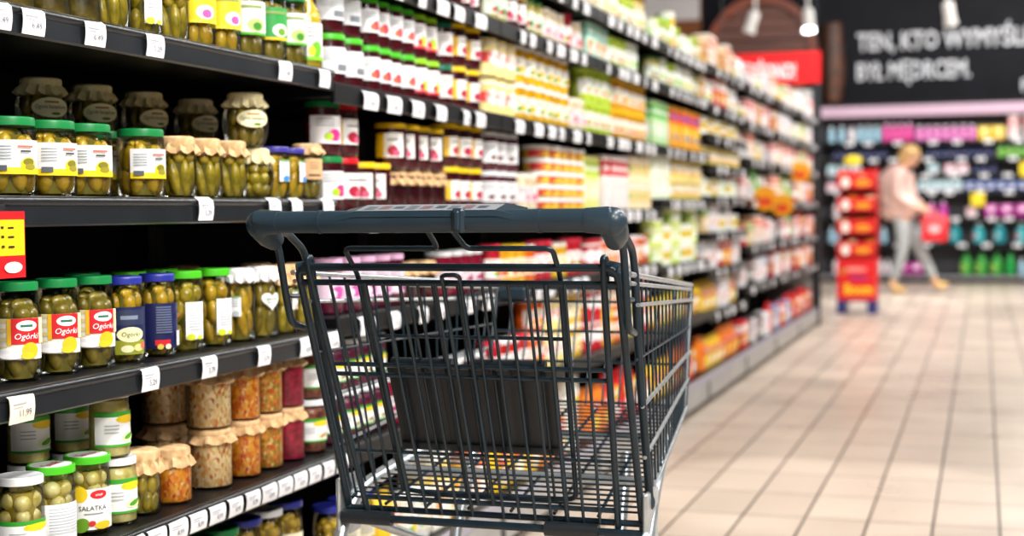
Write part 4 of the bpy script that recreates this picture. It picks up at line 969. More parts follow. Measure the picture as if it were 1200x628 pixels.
for bi in range(1, 8):
    y0, y1, zs = BAYS[bi][:3]
    for si in range(len(zs)):
        if bi < 4 and (bi, si) not in FIX: continue
        head = (zs[si+1]-zs[si]-.034) if si+1 < len(zs) else .2
        pal = FIX.get((bi, si)) or (UP if zs[si] > 1.25 else MID if zs[si] > .7 else LOW)
        pal = [k for k in pal if INFO[k][4] < head] or ['yw2' if head > .1 else 'gwcan']
        y = y0+.04; lst = []; prev = None
        while True:
            c_ = [k for k in pal if k != prev] or pal
            key = RND.choice(c_); prev = key; w_ = 2*INFO[key][3]*1.06; n_ = RND.choice((1, 2, 2, 3))
            n_ = min(n_, int((y1-.03-y)/w_))
            if n_ < 1:
                if y1-.03-y < .1: break
                key = min(pal, key=lambda k: INFO[k][3]); w_ = 2*INFO[key][3]*1.06; n_ = int((y1-.03-y)/w_)
                if n_ < 1: break
            ly = min(3, int((head-.005)/(INFO[key][4]+.0015))) if INFO[key][3] < .05 and RND.random() < .85 else 1
            lst += [(key, y+w_*(i+.5), k, ly) for k in range(ly) for i in range(n_)]
            y += w_*n_+RND.uniform(0, .03)
        shelve(lst, zs[si], shelf_phrase(bi, si))
for bi, (y0, y1, zs, nm, _) in enumerate(BAYS):
    sel = range(len(zs)-1, 1 if bi < 4 else 0, -1)
    nt = 6 if bi < 4 else 4
    for si in sel:
        for i in range(nt):
            price_tag(XF+.005, y0+.1+(y1-y0-.2)*(i+.5+RND.uniform(-.22, .22))/nt, zs[si]-.026, f'white price tag, {ORD[i]} from left, {shelf_phrase(bi, si)}', f'price tags, {shelf_phrase(bi, si)}', TAG_F if RND.random() < .7 else None)
# orange flag signs
def flag(y, z, lab):
    r_ = empty('shelf_flag', lab, 'sign', (XF+.06, y, z))
    b = MB(); n_ = 20
    b.v = [(.075*math.cos(2*PI*i/n_), q, .075*math.sin(2*PI*i/n_)) for q in (-.0015, .0015) for i in range(n_)]
    b.f = [tuple(range(n_)), tuple(range(n_, 2*n_))[::-1]]+[(i, n_+i, n_+(i+1) % n_, (i+1) % n_) for i in range(n_)]; b.m = [0]*len(b.f); b.mats = [mat('#f0a010', .4)]
    b.obj('disc', r_)
    b = MB(); b.v = [(.045*math.cos(2*PI*i/n_), -.002, .03*math.sin(2*PI*i/n_)-.02) for i in range(n_)]; b.f = [tuple(range(n_))]; b.m = [0]; b.mats = [mat('#e04a14', .4)]; b.obj('print', r_)
    MB().box(-.06, -.04, -.004, .004, -.01, .01, BLACK_P, .001).obj('clip', r_)
flag(8.95, 1.06, 'round orange shelf flag by the green pasta bags'); flag(9.75, 1.02, 'round orange shelf flag right of the other one'); flag(10.75, 1.26, 'round orange shelf flag high in the eighth bay')

# end of the run: panel, post, red sign
ep = empty('end_panel', 'pale grey end panel in a black frame closing the shelf run', 'panel', (XF-.25, 12.54, 0))
MB().box(-.25, .2, -.015, .0, .05, 2.0, mat('#b4b2b0', .4), .002).obj('panel', ep)
b = MB()
for z_ in (.3, .55, .8, 1.06, 1.32, 1.55, 1.78): b.box(-.24, .2, -.025, -.015, z_, z_+.02, mat('#8a7460', .5), .002)
b.obj('cross_bars', ep)
MB().box(.2, .27, -.03, .03, 0, 2.05, BLACK_P, .004).obj('post', ep)
MB().box(-.27, -.25, -.03, .03, 0, 2.05, BLACK_P, .004).obj('post', ep)
sg = empty('promotion_sign', 'big red sign with white lettering above the shelf end', 'sign', (-1.75, 12.55, 2.055))
MB().box(-.45, .44, -.01, .01, 0, .27, mat('#d3060f', .45), .003).obj('board', sg)
b = MB(); vs, fs, tw = text_geo('OBNIŻONO!', 0., .025); sx = .56/tw
b.add([(-.33+u*sx, -.0115, .05+v*.13) for u, v in vs], fs, mat('#f2e8ea', .5)); b.obj('lettering', sg)
for x_ in (-.4, .4): MB().tube([(x_, 0, .26), (x_, 0, 2.5)], .004, BLACK_P).obj('hanger', sg)

# ------------------------------------------------------------------ shopping cart (heads straight down the aisle)
CX = -.78
ct = empty('shopping_cart', 'empty slate-grey wire shopping cart standing in the aisle', 'shopping cart', (CX, 2.45, 0))
OX, OY = 0., -2.45
def q(u, y, z): return (u, y+OY, z)
# handle
b = MB(); b.tube([q(-.245, 2.0, .985), q(.245, 2.0, .985)], .0168, SLATE_P, 20)
for s in (-1, 1):
    for k in (.17, .246): b.tube([q(s*k, 2.0, .985), q(s*(k+.006), 2.0, .985)], .0178, SLATE_P, 20)
hd = b.obj('handle', ct)
b = MB(); w_ = .142
prof = [(1.983, .992), (1.986, 1.0005), (2.04, 1.0105), (2.048, 1.006), (2.048, .992), (2.02, .984)]
vs = [q(u, y, z) for u in (-w_, -w_+.03, w_-.03, w_) for y, z in prof]
vs = [(x, y, (z if 6 <= i < 18 else z-.006*(z > .99+.0))) for i, (x, y, z) in enumerate(vs)]
fs = [(k*6+i, k*6+(i+1) % 6, (k+1)*6+(i+1) % 6, (k+1)*6+i) for k in range(3) for i in range(6)]+[tuple(range(6))[::-1], tuple(range(18, 24))]
b.add(vs, fs, SLATE_P)
pl = b.obj('handle_panel', hd, None, 25)
b = MB(); t = (.01/.054); zf = lambda y: 1.0005+(y-1.986)*t+.0006
def plate(u0, u1, y0, y1, m_): b.add([q(u0, y0, zf(y0)), q(u1, y0, zf(y0)), q(u1, y1, zf(y1)), q(u0, y1, zf(y1))], [(0, 1, 2, 3)], m_)
plate(-.11, .11, 1.987, 2.034, mat('#7d8288', .4)); zf2 = zf; zf = lambda y: zf2(y)+.0004
for i in range(9): plate(-.1+.022*i, -.085+.022*i, 1.994+.004*(i % 3), 2.02+.003*(i % 2), mat(('#50565c', '#6a4a4c', '#3a444c')[i % 3]))
b.obj('printed_insert', pl)
b = MB().box(*sorted((.044, .064)), 1.978+OY, 2.02+OY, .968, 1.004, SLATE_P, .004); b.box(.05, .058, 1.974+OY, 1.98+OY, .972, 1.0, SLATE_P, .002); b.obj('handle_clip', hd)
for s in (-1, 1):
    b = MB()
    b.tube([q(s*.242, 2.0, .985), q(s*.27, 2.0, .985), q(s*.279, 2.012, .978), q(s*.277, 2.035, .963), q(s*.272, 2.048, .952)], [.018, .0205, .022, .0195, .014], SLATE_P, 18, 0)
    b.ell(q(s*.279, 2.006, .982), .0215, .022, .022, SLATE_P, 16, 10)
    b.obj('handle_elbow', ct)
    b = MB()
    b.tube([q(s*.278, 2.036, .966), q(s*.28, 2.068, .947), q(s*.279, 2.09, .868), q(s*.278, 2.106, .822), q(s*.276, 2.15, .812)], .006, SLATE, 10, .016)
    b.tube([q(s*.268, 2.046, .97), q(s*.274, 2.09, .967), q(s*.275, 2.145, .94), q(s*.274, 2.17, .90)], .006, SLATE, 10, .014)
    b.tube([q(s*.279, 2.092, .866), q(s*.278, 2.135, .864)], .0038, SLATE, 8)
    b.obj('handle_bracket_wire', ct)
# basket corner frame
b = MB(); b.tube([q(-.258, 2.285, .475), q(-.263, 2.1, .913), q(.263, 2.1, .913), q(.258, 2.285, .475)], .0062, SLATE, 12, .02)
b.obj('corner_frame', ct)
for s in (-1, 1):
    b = MB(); b.tube([q(s*.243, 2.112, .913), q(s*.266, 2.108, .908)], .012, SLATE_P, 12); b.obj('hinge_bush', ct)
    b = MB(); b.tube([q(s*.274, 2.165, .905), q(s*.27, 2.215, .74), q(s*.268, 2.29, .53)], .0068, SLATE, 12, .05); b.ell(q(s*.268, 2.29, .525), .009, .009, .014, SLATE_P, 12, 8); b.obj('side_strut', ct)
# rear gate
def gt(u, z, off=0.):
    t_ = (.913-z)/(.913-.485); return q(u*(1-.09*t_), 2.1+.17*t_+off, z)
b = MB()
for s in (-1, 1):
    b.tube([gt(s*.242, .485), gt(s*.242, .90, -.004), (*gt(s*.242, .93)[:1], 2.094+OY, .928), (*gt(s*.242, .93)[:1], 2.108+OY, .928), (*gt(s*.242, .9)[:1], 2.114+OY, .89)], .0055, SLATE, 10, .008)
b.tube([gt(-.262, .888), gt(.262, .888)], .0052, SLATE, 10)
for z_, r_ in ((.752, .0038), (.735, .0038), (.60, .003), (.515, .0045)): b.tube([gt(-.242, z_), gt(.242, z_)], r_, SLATE, 8)
N_ = 15
for i in range(N_):
    u = -.21+.42*i/(N_-1)
    if abs(u) < .004: continue
    heavy = i in (2, 12)
    b.tube([gt(u, .888, -.004), gt(u, .492, -.004)], .0042 if heavy else .0027, SLATE, 7)
b.tube([gt(-.0145, .515, -.005), gt(-.0145, .89, -.01), gt(-.0145, .9015, -.012), gt(.0145, .9015, -.012), gt(.0145, .89, -.01), gt(.0145, .515, -.005)], .0036, SLATE, 8, .012)
b.obj('rear_gate', ct)
# folded child seat
cs_ = MB(); o_ = .012
cs_.tube([gt(-.165, .53, o_), gt(-.166, .90, o_), gt(-.166, .943, o_-.03), gt(-.011, .943, o_-.03), gt(-.007, .975, o_-.075), gt(.031, .975, o_-.075), gt(.035, .943, o_-.03), gt(.17, .943, o_-.03), gt(.17, .90, o_), gt(.165, .53, o_), gt(.1, .525, o_), gt(-.1, .525, o_), gt(-.165, .53, o_)], .0042, SLATE, 10, .012)
for i in range(7):
    u = -.125+.25*i/6; cs_.tube([gt(u, .885, o_), gt(u, .53, o_)], .0024, SLATE, 7)
cs_.tube([gt(-.165, .80, o_), gt(.168, .80, o_)], .003, SLATE, 8)
cw = cs_.obj('child_seat', ct)
b = MB()
def slab(u0, u1, z0, z1, off, th, m_):
    vs = [gt(u, z, off+d) for u in (u0, u1) for z in (z0, z1) for d in (0, th)]
    b.add(vs, [(0, 1, 3, 2), (4, 6, 7, 5), (0, 4, 5, 1), (2, 3, 7, 6), (0, 2, 6, 4), (1, 5, 7, 3)], m_)
slab(-.152, .142, .612, .742, .022, .008, BLACK_P)
for u0 in (-.06, .05): slab(u0-.0015, u0+.0015, .62, .735, .0208, .002, BLACK_P)
slab(-.152, .142, .603, .615, .018, .016, BLACK_P); slab(-.152, .142, .735, .745, .019, .014, BLACK_P)
b.obj('seat_plate', cw)
for a_, c_ in ((-.138, -.03), (.012, .132)):
    b = MB(); b.tube([gt(a_, .755, .014), gt(c_, .755, .014)], .0085, BLACK_P, 12)
    for k in range(3):
        u = a_+(c_-a_)*(.12+.38*k); b.tube([gt(u, .756, .014), gt(u, .742, .024)], .006, BLACK_P, 8)
    b.obj('seat_hinge', cw)
# basket sides, front and bottom
RT, RB = Vector(q(.277, 2.13, .902)), Vector(q(.262, 2.27, .507))
FT, FB = Vector(q(.21, 2.95, .843)), Vector(q(.212, 2.865, .598))
def side(s, t_, v):
    p = (RB*(1-t_)+FB*t_)*(1-v)+(RT*(1-t_)+FT*t_)*v
    return (s*p.x, p.y, p.z)
for s in (-1, 1):
    b = MB()
    N_ = 16
    for i in range(N_):
        t_ = .06+.94*i/(N_-1); b.tube([side(s, t_, 1), side(s, t_, 0)], .0021, SLATE, 7)
    for v in (.66,): b.tube([side(s, .0, v), side(s, 1, v)], .0022, SLATE, 7)
    o = b.obj('basket_side', ct)
    b = MB()
    b.tube([side(s, -.02, 1.0), side(s, 1, 1.0)], .0045, ZINC_AND_GLINT, 10); b.tube([side(s, -.02, .965), side(s, 1, .965)], .0036, ZINC_AND_GLINT, 10)  # reflections on the coated rim are put into this pale colour
    b.obj('basket_rim', o)
    b = MB()
    for v in (.88, .46, .24, .02):
        p0, p1 = Vector(side(s, .03, v)), Vector(side(s, 1, v)); b.tube([p0+Vector((s*.004, 0, 0)), p1+Vector((s*.004, 0, 0))], .0034, ZINC_AND_GLINT, 8)  # pale rails carry the coat's highlights as colour
    b.obj('side_rails', o)
b = MB()
def front(u, v):
    a_ = Vector(side(-1, 1, v)); c_ = Vector(side(1, 1, v)); p = a_.lerp(c_, u); return (p.x, p.y+.02*math.sin(PI*u), p.z)
for i in range(13): b.tube([front(i/12, 1), front(i/12, 0)], .0024, SLATE, 7)
for v in (1, .965, .85, .6, .35, .02): b.tube([front(k/6, v) for k in range(7)], .0042 if v > .95 else .003, SLATE, 8)
fr = b.obj('basket_front', ct)
b = MB()
for u_ in (0, 1): b.tube([front(u_, 1.0), front(u_, 0)], .005, SLATE, 8)
b.obj('corner_post', fr)
p = Vector(front(.09, .93)); b = MB(); b.box(p.x-.03, p.x+.03, p.y-.02, p.y+.004, p.z-.016, p.z+.01, SLATE_P, .004); b.obj('front_plate', fr)
b = MB()
def bot(u, t_): a_ = Vector(side(-1, t_, 0)); c_ = Vector(side(1, t_, 0)); return tuple(a_.lerp(c_, u))
for i in range(25): b.tube([bot(0, .02+.98*i/24), bot(1, .02+.98*i/24)], .002, SLATE, 7)
for k in range(8): b.tube([tuple(Vector(bot(k/7, 0))-Vector((0, 0, .005))), tuple(Vector(bot(k/7, 1))-Vector((0, 0, .005)))], .003, SLATE, 8)
b.obj('basket_floor', ct)
# rear bottom bar with sleeves
b = MB(); b.tube([q(-.268, 2.262, .478), q(.262, 2.262, .478)], .0068, SLATE, 12); b.tube([q(-.26, 2.275, .492), q(.26, 2.275, .492)], .0055, SLATE, 10); rb = b.obj('bottom_bar', ct)
for a_, c_ in ((-.262, -.172), (.1, .19)):
    b = MB(); b.tube([q(a_, 2.26, .479), q(c_, 2.26, .479)], .0125, BLACK_P, 16); b.obj('bumper_sleeve', rb)
# chassis
b = MB()
for s in (-1, 1):
    b.tube([q(s*.2, 2.75, .575), q(s*.262, 2.33, .515), q(s*.268, 2.262, .46), q(s*.262, 2.2, .3), q(s*.255, 2.2, .14)], .0125, ZINC_AND_GLINT, 14, .05)
    b.tube([q(s*.255, 2.2, .16), q(s*.2, 2.6, .15), q(s*.16, 2.92, .135)], .0125, ZINC_AND_GLINT, 14, .06)
    b.tube([q(s*.2, 2.6, .15), q(s*.16, 2.5, .34), q(s*.15, 2.62, .545)], .0115, ZINC_AND_GLINT, 12, .06)
    b.tube([q(s*.236, 2.29, .47), q(s*.05, 2.62, .3), q(s*.02, 2.9, .145)], .009, ZINC_AND_GLINT, 10, .05)
b.tube([q(-.255, 2.215, .19), q(.255, 2.215, .19)], .011, ZINC_AND_GLINT, 12); b.tube([q(-.165, 2.9, .15), q(.165, 2.9, .15)], .011, ZINC_AND_GLINT, 12)
b.tube([q(-.235, 2.45, .528), q(.235, 2.45, .528)], .008, ZINC_AND_GLINT, 10); b.tube([q(-.22, 2.7, .562), q(.22, 2.7, .562)], .008, ZINC_AND_GLINT, 10)
ch = b.obj('chassis', ct)
for s in (-1, 1):
    b = MB(); b.box(s*.268-.004, s*.268+.004, 2.25+OY, 2.34+OY, .44, .545, ZINC_AND_GLINT, .003); b.obj('corner_bracket', ch)
    b = MB()
    if s < 0: continue
    b.ell(q(s*.27, 2.25, .45), .012, .022, .035, mat('#aebfc8' if s > 0 else '#9aa2a6', .35), 14, 10); b.obj('corner_guard', ch)
for s in (-1, 1):
    for (u, y) in ((s*.255, 2.2), (s*.16, 2.92)):
        b = MB(); b.tube([q(u, y, .155), q(u, y, .128)], .016, ZINC_AND_GLINT, 12)
        for k in (-1, 1): b.box(u+k*.019-.002, u+k*.019+.002, y-.022+.012+OY, y+.022+.012+OY, .05, .13, ZINC_AND_GLINT, .001)
        b.box(u-.02, u+.02, y-.022+.012+OY, y+.022+.012+OY, .124, .13, ZINC_AND_GLINT, .001)
        cst = b.obj('caster', ct)
        b = MB(); n_ = 24
        pf = [(.0001, -.014), (.03, -.014), (.058, -.014), (.0625, -.009), (.0625, .009), (.058, .014), (.03, .014), (.0001, .014)]
        b.lathe(pf, n_, RUBBER); b.v = [(z_+u, x_+y+.012+OY, y_+.0628) for x_, y_, z_ in b.v]; b.obj('wheel', cst)

# ------------------------------------------------------------------ red display stand
st = empty('display_stand', 'tall red cardboard display stand at the end of the aisle', 'display stand', (-1.125, 14.1, 0))
REDC = mat('#d40c12', .45); REDD = mat('#b00a10', .45); NAVY = mat('#1a2468', .4)
b = MB(); b.box(-.18, .18, -.18, -.165, .13, .52, REDC, .003); b.box(-.18, .18, .165, .18, .13, 1.36, REDC, .003)
b.box(-.18, -.168, -.165, .165, .13, .62, REDC, .002); b.box(.168, .18, -.165, .165, .13, .62, REDC, .002); b.box(-.168, .168, -.165, .165, .5, .515, REDD, .002)
b.obj('body', st)
for k in range(4):
    z0 = .55+.21*k
    b = MB(); b.box(-.18, .18, -.2, -.188, z0, z0+.115, REDC, .003); b.box(-.168, .168, -.188, .165, z0-.012, z0, REDD, .002)
    for s in (-1, 1):
        x_ = s*.174
        b.add([(x_-.006, -.2, z0), (x_+.006, -.2, z0), (x_-.006, .17, z0), (x_+.006, .17, z0), (x_-.006, -.2, z0+.115), (x_+.006, -.2, z0+.115), (x_-.006, .17, z0+.2), (x_+.006, .17, z0+.2)], [(0, 1, 3, 2), (4, 6, 7, 5), (0, 4, 5, 1), (2, 3, 7, 6), (0, 2, 6, 4), (1, 5, 7, 3)], REDC)
    tr = b.obj('tray', st)
    b = MB(); f = Flat(b, .2015); f.oval(-.1, z0+.055, .04, .05, mat('#f2e6dc')); f.oval(.06, z0+.05, .075, .028, mat('#f0a81c')); f.rect(.0, .12, z0+.04, z0+.06, mat('#e0761c'))
    b.v = [(y, -x, z) for x, y, z in b.v]; b.obj('tray_print', tr)
b = MB(); f = Flat(b, .1815)
f.oval(-.01, .42, .11, .02, mat('#e8908a')); f.oval(-.12, .4, .03, .03, mat('#c8741c')); f.rect(-.06, .1, .33, .35, mat('#5a2a86')); b.v = [(y, -x, z) for x, y, z in b.v]
vs, fs, tw = text_geo('Boom', 0., .03); sx = .26/tw
b.add([(-.11+u*sx, -.182, .19+v*.1) for u, v in vs], fs, mat('#f2c81c', .4)); b.obj('panel_print', st)
for s in (-1, 1): MB().box(s*.14-.04, s*.14+.04, -.18, .18, 0, .13, NAVY, .006).obj('foot', st)
MB().box(-.18, .18, -.17, .17, .118, .132, NAVY, .003).obj('base_board', st)
b = MB(); b.tube([(-.06, 0.165, 1.3), (-.06, .165, 1.42)], .006, WHITE); b.ell((-.06, .165, 1.45), .085, .01, .05, mat('#f0d814', .4), 20, 8); b.obj('topper', st)
for k in range(4):
    z0 = .55+.21*k
    for i in range(4):
        bx = MB().box(-.036, .036, -.06, .06, 0, .13+.01*(i % 2), mat(('#d8281c', '#e8b08a', '#c81c1c', '#e0741c')[(i+k) % 4], .4), .006); ff = Flat(bx, .06); ff.oval(0, .09, .02, .02, mat('#f4e4d0'));
        o = bx.obj('snack_box'); o.location = (-1.125-.123+.082*i, 14.1-.11, z0+EPS)
        tag(o, f'snack box, {ORD[i]} from left, tray {["lowest", "second", "third", "top"][k]} up, red display stand', 'box', 'snack boxes in the red stand')

# ------------------------------------------------------------------ back wall shelving
YG = 19.8
ZG = [.1, .52, .86, 1.205, 1.425, 1.64, 1.865]
for gi, (xa, xb, lab) in enumerate(((-3.2, -1.95, 'black wall shelving behind the shelf end, mostly hidden'), (-1.95, -.7, 'black wall shelving behind the walking person'), (-.7, .55, 'black wall shelving of teal and green bottles at right'), (.55, 1.8, 'black wall shelving beyond the right picture edge'))):
    r_ = empty('wall_shelving', lab, 'shelving', ((xa+xb)/2, YG, 0), 0, 'black shelving along the back wall')
    h_ = (xb-xa)/2-.002
    MB().box(-h_, h_, .45, .48, 0, 2.18, noise_mat('grey_back_panel', [(.3, '#3c3d44'), (.7, '#474850')], 4, .5), .002).obj('back_panel', r_)
    for x_ in (-h_, h_-.03): MB().box(x_, x_+.03, .41, .45, 0, 2.18, SHELF, .002).obj('upright', r_)
    for z in ZG[1:]:
        s_ = MB().box(-h_, h_, .005, .448, z-.03, z, SHELF, .002).obj('shelf', r_); MB().box(-h_, h_, -.002, .005, z-.05, z+.002, SHELF, .002).obj('ticket_rail', s_)
    MB().box(-h_, h_, 0, .45, .02, .1, SHELF, .003).obj('base', r_); MB().box(-h_, h_, -.012, 0, .06, .1, mat('#8a8a8e', .35), .003).obj('base_rail', r_)
    MB().box(-h_, h_, .02, .45, 0, .02, BACKP).obj('plinth', r_)
fs_ = empty('lit_fascia', 'pink-lit fascia strip above the back wall shelving', 'fascia', (-.5, YG, 2.2))
MB().box(-2.8, 2.4, .02, .5, 0, .14, noise_mat('pink_lit_fascia', [(.3, '#b89aae'), (.7, '#cfb2c4')], 1.5, .5, stretch=(.4, 1, 1)), .004).obj('board', fs_)  # pink light on the strip is put into the base colour
MB().box(-2.8, 2.4, .06, .5, .14, .18, SHELF, .004).obj('top_trim', fs_)
def Xat(px, Y=YG): return -Y*math.tan(YAW-math.atan((px-600)/F))
gbot('teal', 'teal detergent bottle', .075, .29, '#12909c', '#e8ecee', '#e6eef0', '#2ab4c0', 'detergent_bottle')
gbot('teal2', 'turquoise detergent bottle', .075, .27, '#2aa8b0', '#e8ecee', '#d8ecf4', '#e06a7a', 'detergent_bottle')
gbot('greenb', 'green detergent bottle', .075, .3, '#2f9a34', '#1c7a3a', '#d8ec8a', '#8ad03a', 'detergent_bottle')
gbot('greenb2', 'bright green cleaner bottle', .055, .31, '#14a046', '#0f7a34', '#2ac45a', '#14a046', 'detergent_bottle')
gbot('magb', 'magenta softener bottle', .06, .21, '#b81c9a', '#f0e0ee', '#ecc8e8', '#8a1c86', 'detergent_bottle')
gbot('pinkb', 'pink spray bottle', .045, .2, '#e67ac4', '#f4eef4', '#f4e0f0', '#d84ab0', 'spray_bottle')
gbot('pinkb2', 'hot pink spray bottle', .045, .24, '#e23a9a', '#f0d8ea', '#f4c8e4', '#c81c7a', 'spray_bottle')
gbot('blueb', 'pale blue bottle', .042, .22, '#9cc8dc', '#f0f4f6', '#e8f0f4', '#4a9ac8')
gbot('whiteb', 'white bottle with pink label', .042, .21, '#ecEAee'.lower(), '#d8c8d8', '#e8a8c0', '#c84a7a')
gbot('navyb', 'small navy bottle', .04, .12, '#1c2450', '#3a3a6a', '#5a6ab0', '#c8c8e0')
gbot('limeb', 'lime green bottle', .05, .15, '#5ab82c', '#e8f0d8', '#e8f4c8', '#e0608a')
gb('yelbox', 'yellow detergent box', .075, .17, .05, '#f0c814', '#f4d83a', '#e8a814')
gb('redwhite', 'tall red and white box', .06, .29, .05, '#f4ecec', '#d81c2c', '#e88a90')
gb('tealbox', 'white and teal box', .065, .14, .05, '#dfe8ec', '#7ac8d4', '#5a7aa0')
gb('pinkwbox', 'white and pink box', .065, .13, .05, '#f0e8ec', '#e07a9a', '#e8b8c8')
gb('greybox', 'dark blue box', .06, .13, .05, '#1c3a7a', '#2a5ab0', '#c8d0f0')
gp('magbag', 'magenta refill bag', .08, .16, '#c81ca0', '#f0d0ec', '#7a1c6a', 'refill_bag')
def grow(key, x0, x1, si, wh=None):
    name, look, cat, r, h = INFO[key]
    n_ = max(1, int((x1-x0)/(2*r*1.08)))
    for i in range(n_):
        lab = look+(f', {ORD[i]} from left' if n_ > 1 else '')+f', {(("bottom" if si == 0 else ORD[si]))} shelf up, back wall'+(' '+wh if wh else '')
        place(key, x0+(x1-x0)*(i+.5)/n_, YG+.03+(r if cat == 'bottle' else .05), ZG[si]+EPS, lab, f'{look}, {ORD[si]} back wall shelf{" "+wh if wh else ""}', -PI/2+RND.uniform(-.1, .1), True)
X_ = Xat
for key, a_, c_, si, wh in (('blueb', 968, 992, 6, None), ('whiteb', 993, 1002, 6, None), ('blueb', 1003, 1032, 6, 'right group'), ('pinkb2', 1033, 1070, 6, None), ('pinkb', 1072, 1144, 6, None), ('yelbox', 1145, 1178, 6, None), ('redwhite', 1179, 1215, 6, None),
        ('navyb', 975, 1040, 5, None), ('navyb', 1085, 1165, 5, 'right group'), ('limeb', 1168, 1210, 5, None), ('tealbox', 968, 1010, 4, None), ('tealbox', 1082, 1105, 4, 'right group'), ('pinkwbox', 1106, 1135, 4, None), ('navyb', 1140, 1170, 4, None), ('yelbox', 1196, 1212, 4, None),
        ('tealbox', 1075, 1128, 3, None), ('greybox', 1130, 1205, 3, None), ('pinkwbox', 968, 1035, 3, None), ('pinkwbox', 1128, 1150, 2, None), ('magbag', 1152, 1208, 2, None), ('magb', 1085, 1112, 2, None), ('whiteb', 975, 1030, 2, None),
        ('teal2', 1070, 1104, 1, None), ('teal', 1105, 1134, 1, None), ('teal2', 1137, 1158, 1, 'right group'), ('teal', 1160, 1184, 1, 'right group'), ('teal2', 1186, 1210, 1, 'right edge group'), ('blueb', 970, 1040, 1, None),
        ('magbag', 1050, 1082, 0, None), ('greenb', 1124, 1178, 0, None), ('greenb2', 1178, 1192, 0, None), ('blueb', 1194, 1212, 0, None), ('whiteb', 975, 1045, 0, None)):
    grow(key, X_(a_), X_(c_), si, wh)
for si in range(1, 7):
    for i in range(7):
        o = bpy.data.objects.new('price_tag', TAG_L); COL.objects.link(o); o.location = (X_(975)+(X_(1205)-X_(975))*(i+.5+RND.uniform(-.25, .25))/7, YG-.007, ZG[si]-.026); o.rotation_euler = (0, 0, -PI/2); o.scale = (1, 1.9, 1.3)
        tag(o, f'white price tag, {ORD[i]} from left, {ORD[si]} shelf up, back wall', 'price tag', f'price tags, {ORD[si]} back wall shelf')
def ysign(x, z, lab):
    o = MB().box(-.085, .085, -.003, .003, -.085, .085, mat('#f0d418', .4), .002).obj('price_sign', None, (x, YG-.02, z)); tag(o, lab, 'sign')
ysign(X_(1146), 1.09, 'square yellow price sign above the magenta bags'); ysign(X_(1203), 1.47, 'square yellow price sign at the right picture edge')

# ------------------------------------------------------------------ walking person
def skin_obj(name, nodes, edges, m_, parent, root, sub=2, smooth=True):
    names = list(nodes); me = bpy.data.meshes.new(name)
    me.from_pydata([nodes[k][0] for k in names], [(names.index(a), names.index(c)) for a, c in edges], [])
    o = bpy.data.objects.new(name, me); COL.objects.link(o)
    md = o.modifiers.new('skin', 'SKIN'); md.use_smooth_shade = True
    sv = me.skin_vertices[0].data if me.skin_vertices else None
    if sv is None:
        a = me.attributes.new('skin', 'FLOAT2', 'POINT') if False else None
    for i, k in enumerate(names):
        r_ = nodes[k][1]; r_ = r_ if isinstance(r_, tuple) else (r_, r_)
        sv[i].radius = r_; sv[i].use_root = (k == root)
    ss = o.modifiers.new('sub', 'SUBSURF'); ss.levels = sub; ss.render_levels = sub
    dg = bpy.context.evaluated_depsgraph_get()
    nm_ = bpy.data.meshes.new_from_object(o.evaluated_get(dg)); nm_.name = name
    nm_.materials.clear(); nm_.materials.append(m_)
    for p in nm_.polygons: p.use_smooth = True
    bpy.data.objects.remove(o)
    r_ = bpy.data.objects.new(name, nm_); COL.objects.link(r_)
    if parent: r_.parent = parent
    return r_
PX, PY = -.86, 17.45
ps = empty('person', 'person in pale pink puffer jacket and grey trousers walking right', 'person', (PX, PY, 0))
SKIN = noise_mat('skin_tone', [(.3, '#d8a487'), (.7, '#e4b59a')], 8, .5)
N = {'pelvis': ((-.03, 0, .93), (.12, .15)), 'waist': ((-.04, 0, 1.1), (.11, .13)), 'chest': ((-.07, 0, 1.3), (.115, .15)), 'neck0': ((-.055, 0, 1.43), .06), 'neck': ((.02, 0, 1.49), .05), 'jaw': ((.075, 0, 1.53), (.075, .068)), 'skull': ((.075, 0, 1.61), (.095, .08)), 'crown': ((.065, 0, 1.675), (.06, .055)), 'nose': ((.18, 0, 1.57), .014), 'chin': ((.138, 0, 1.503), .026)}
Ed = [('pelvis', 'waist'), ('waist', 'chest'), ('chest', 'neck0'), ('neck0', 'neck'), ('neck', 'jaw'), ('jaw', 'skull'), ('skull', 'crown'), ('skull', 'nose'), ('jaw', 'chin')]
LEG = {'n': [(-.03, -.09, .9), (-.02, -.1, .5), (-.13, -.1, .11)], 'f': [(-.02, .09, .9), (.16, .1, .5), (.34, .1, .13)]}
FEET = {'n': ((-.15, -.1, .05), (.0, -.11, .03)), 'f': ((.33, .1, .07), (.47, .1, .085))}
for k, P_ in LEG.items():
    for j, (p, r_) in enumerate(zip(P_, (.085, .058, .04))): N[f'l{k}{j}'] = (p, r_)
    N[f'h{k}'] = (FEET[k][0], .038); N[f't{k}'] = (FEET[k][1], .03)
    Ed += [('pelvis', f'l{k}0'), (f'l{k}0', f'l{k}1'), (f'l{k}1', f'l{k}2'), (f'l{k}2', f'h{k}'), (f'h{k}', f't{k}')]
ARM = {'n': [(-.07, -.19, 1.4), (-.1, -.24, 1.14), (.13, -.2, 1.0)], 'f': [(-.07, .19, 1.4), (-.0, .23, 1.13), (.2, .17, 1.0)]}
for k, P_ in ARM.items():
    for j, (p, r_) in enumerate(zip(P_, (.055, .043, .028))): N[f'a{k}{j}'] = (p, r_)
    Ed += [('chest', f'a{k}0'), (f'a{k}0', f'a{k}1'), (f'a{k}1', f'a{k}2')]
    w = Vector(P_[2]); N[f'p{k}'] = (tuple(w+Vector((.06, 0, -.025))), (.034, .018)); Ed.append((f'a{k}2', f'p{k}'))
body = skin_obj('body', N, Ed, SKIN, ps, 'pelvis')
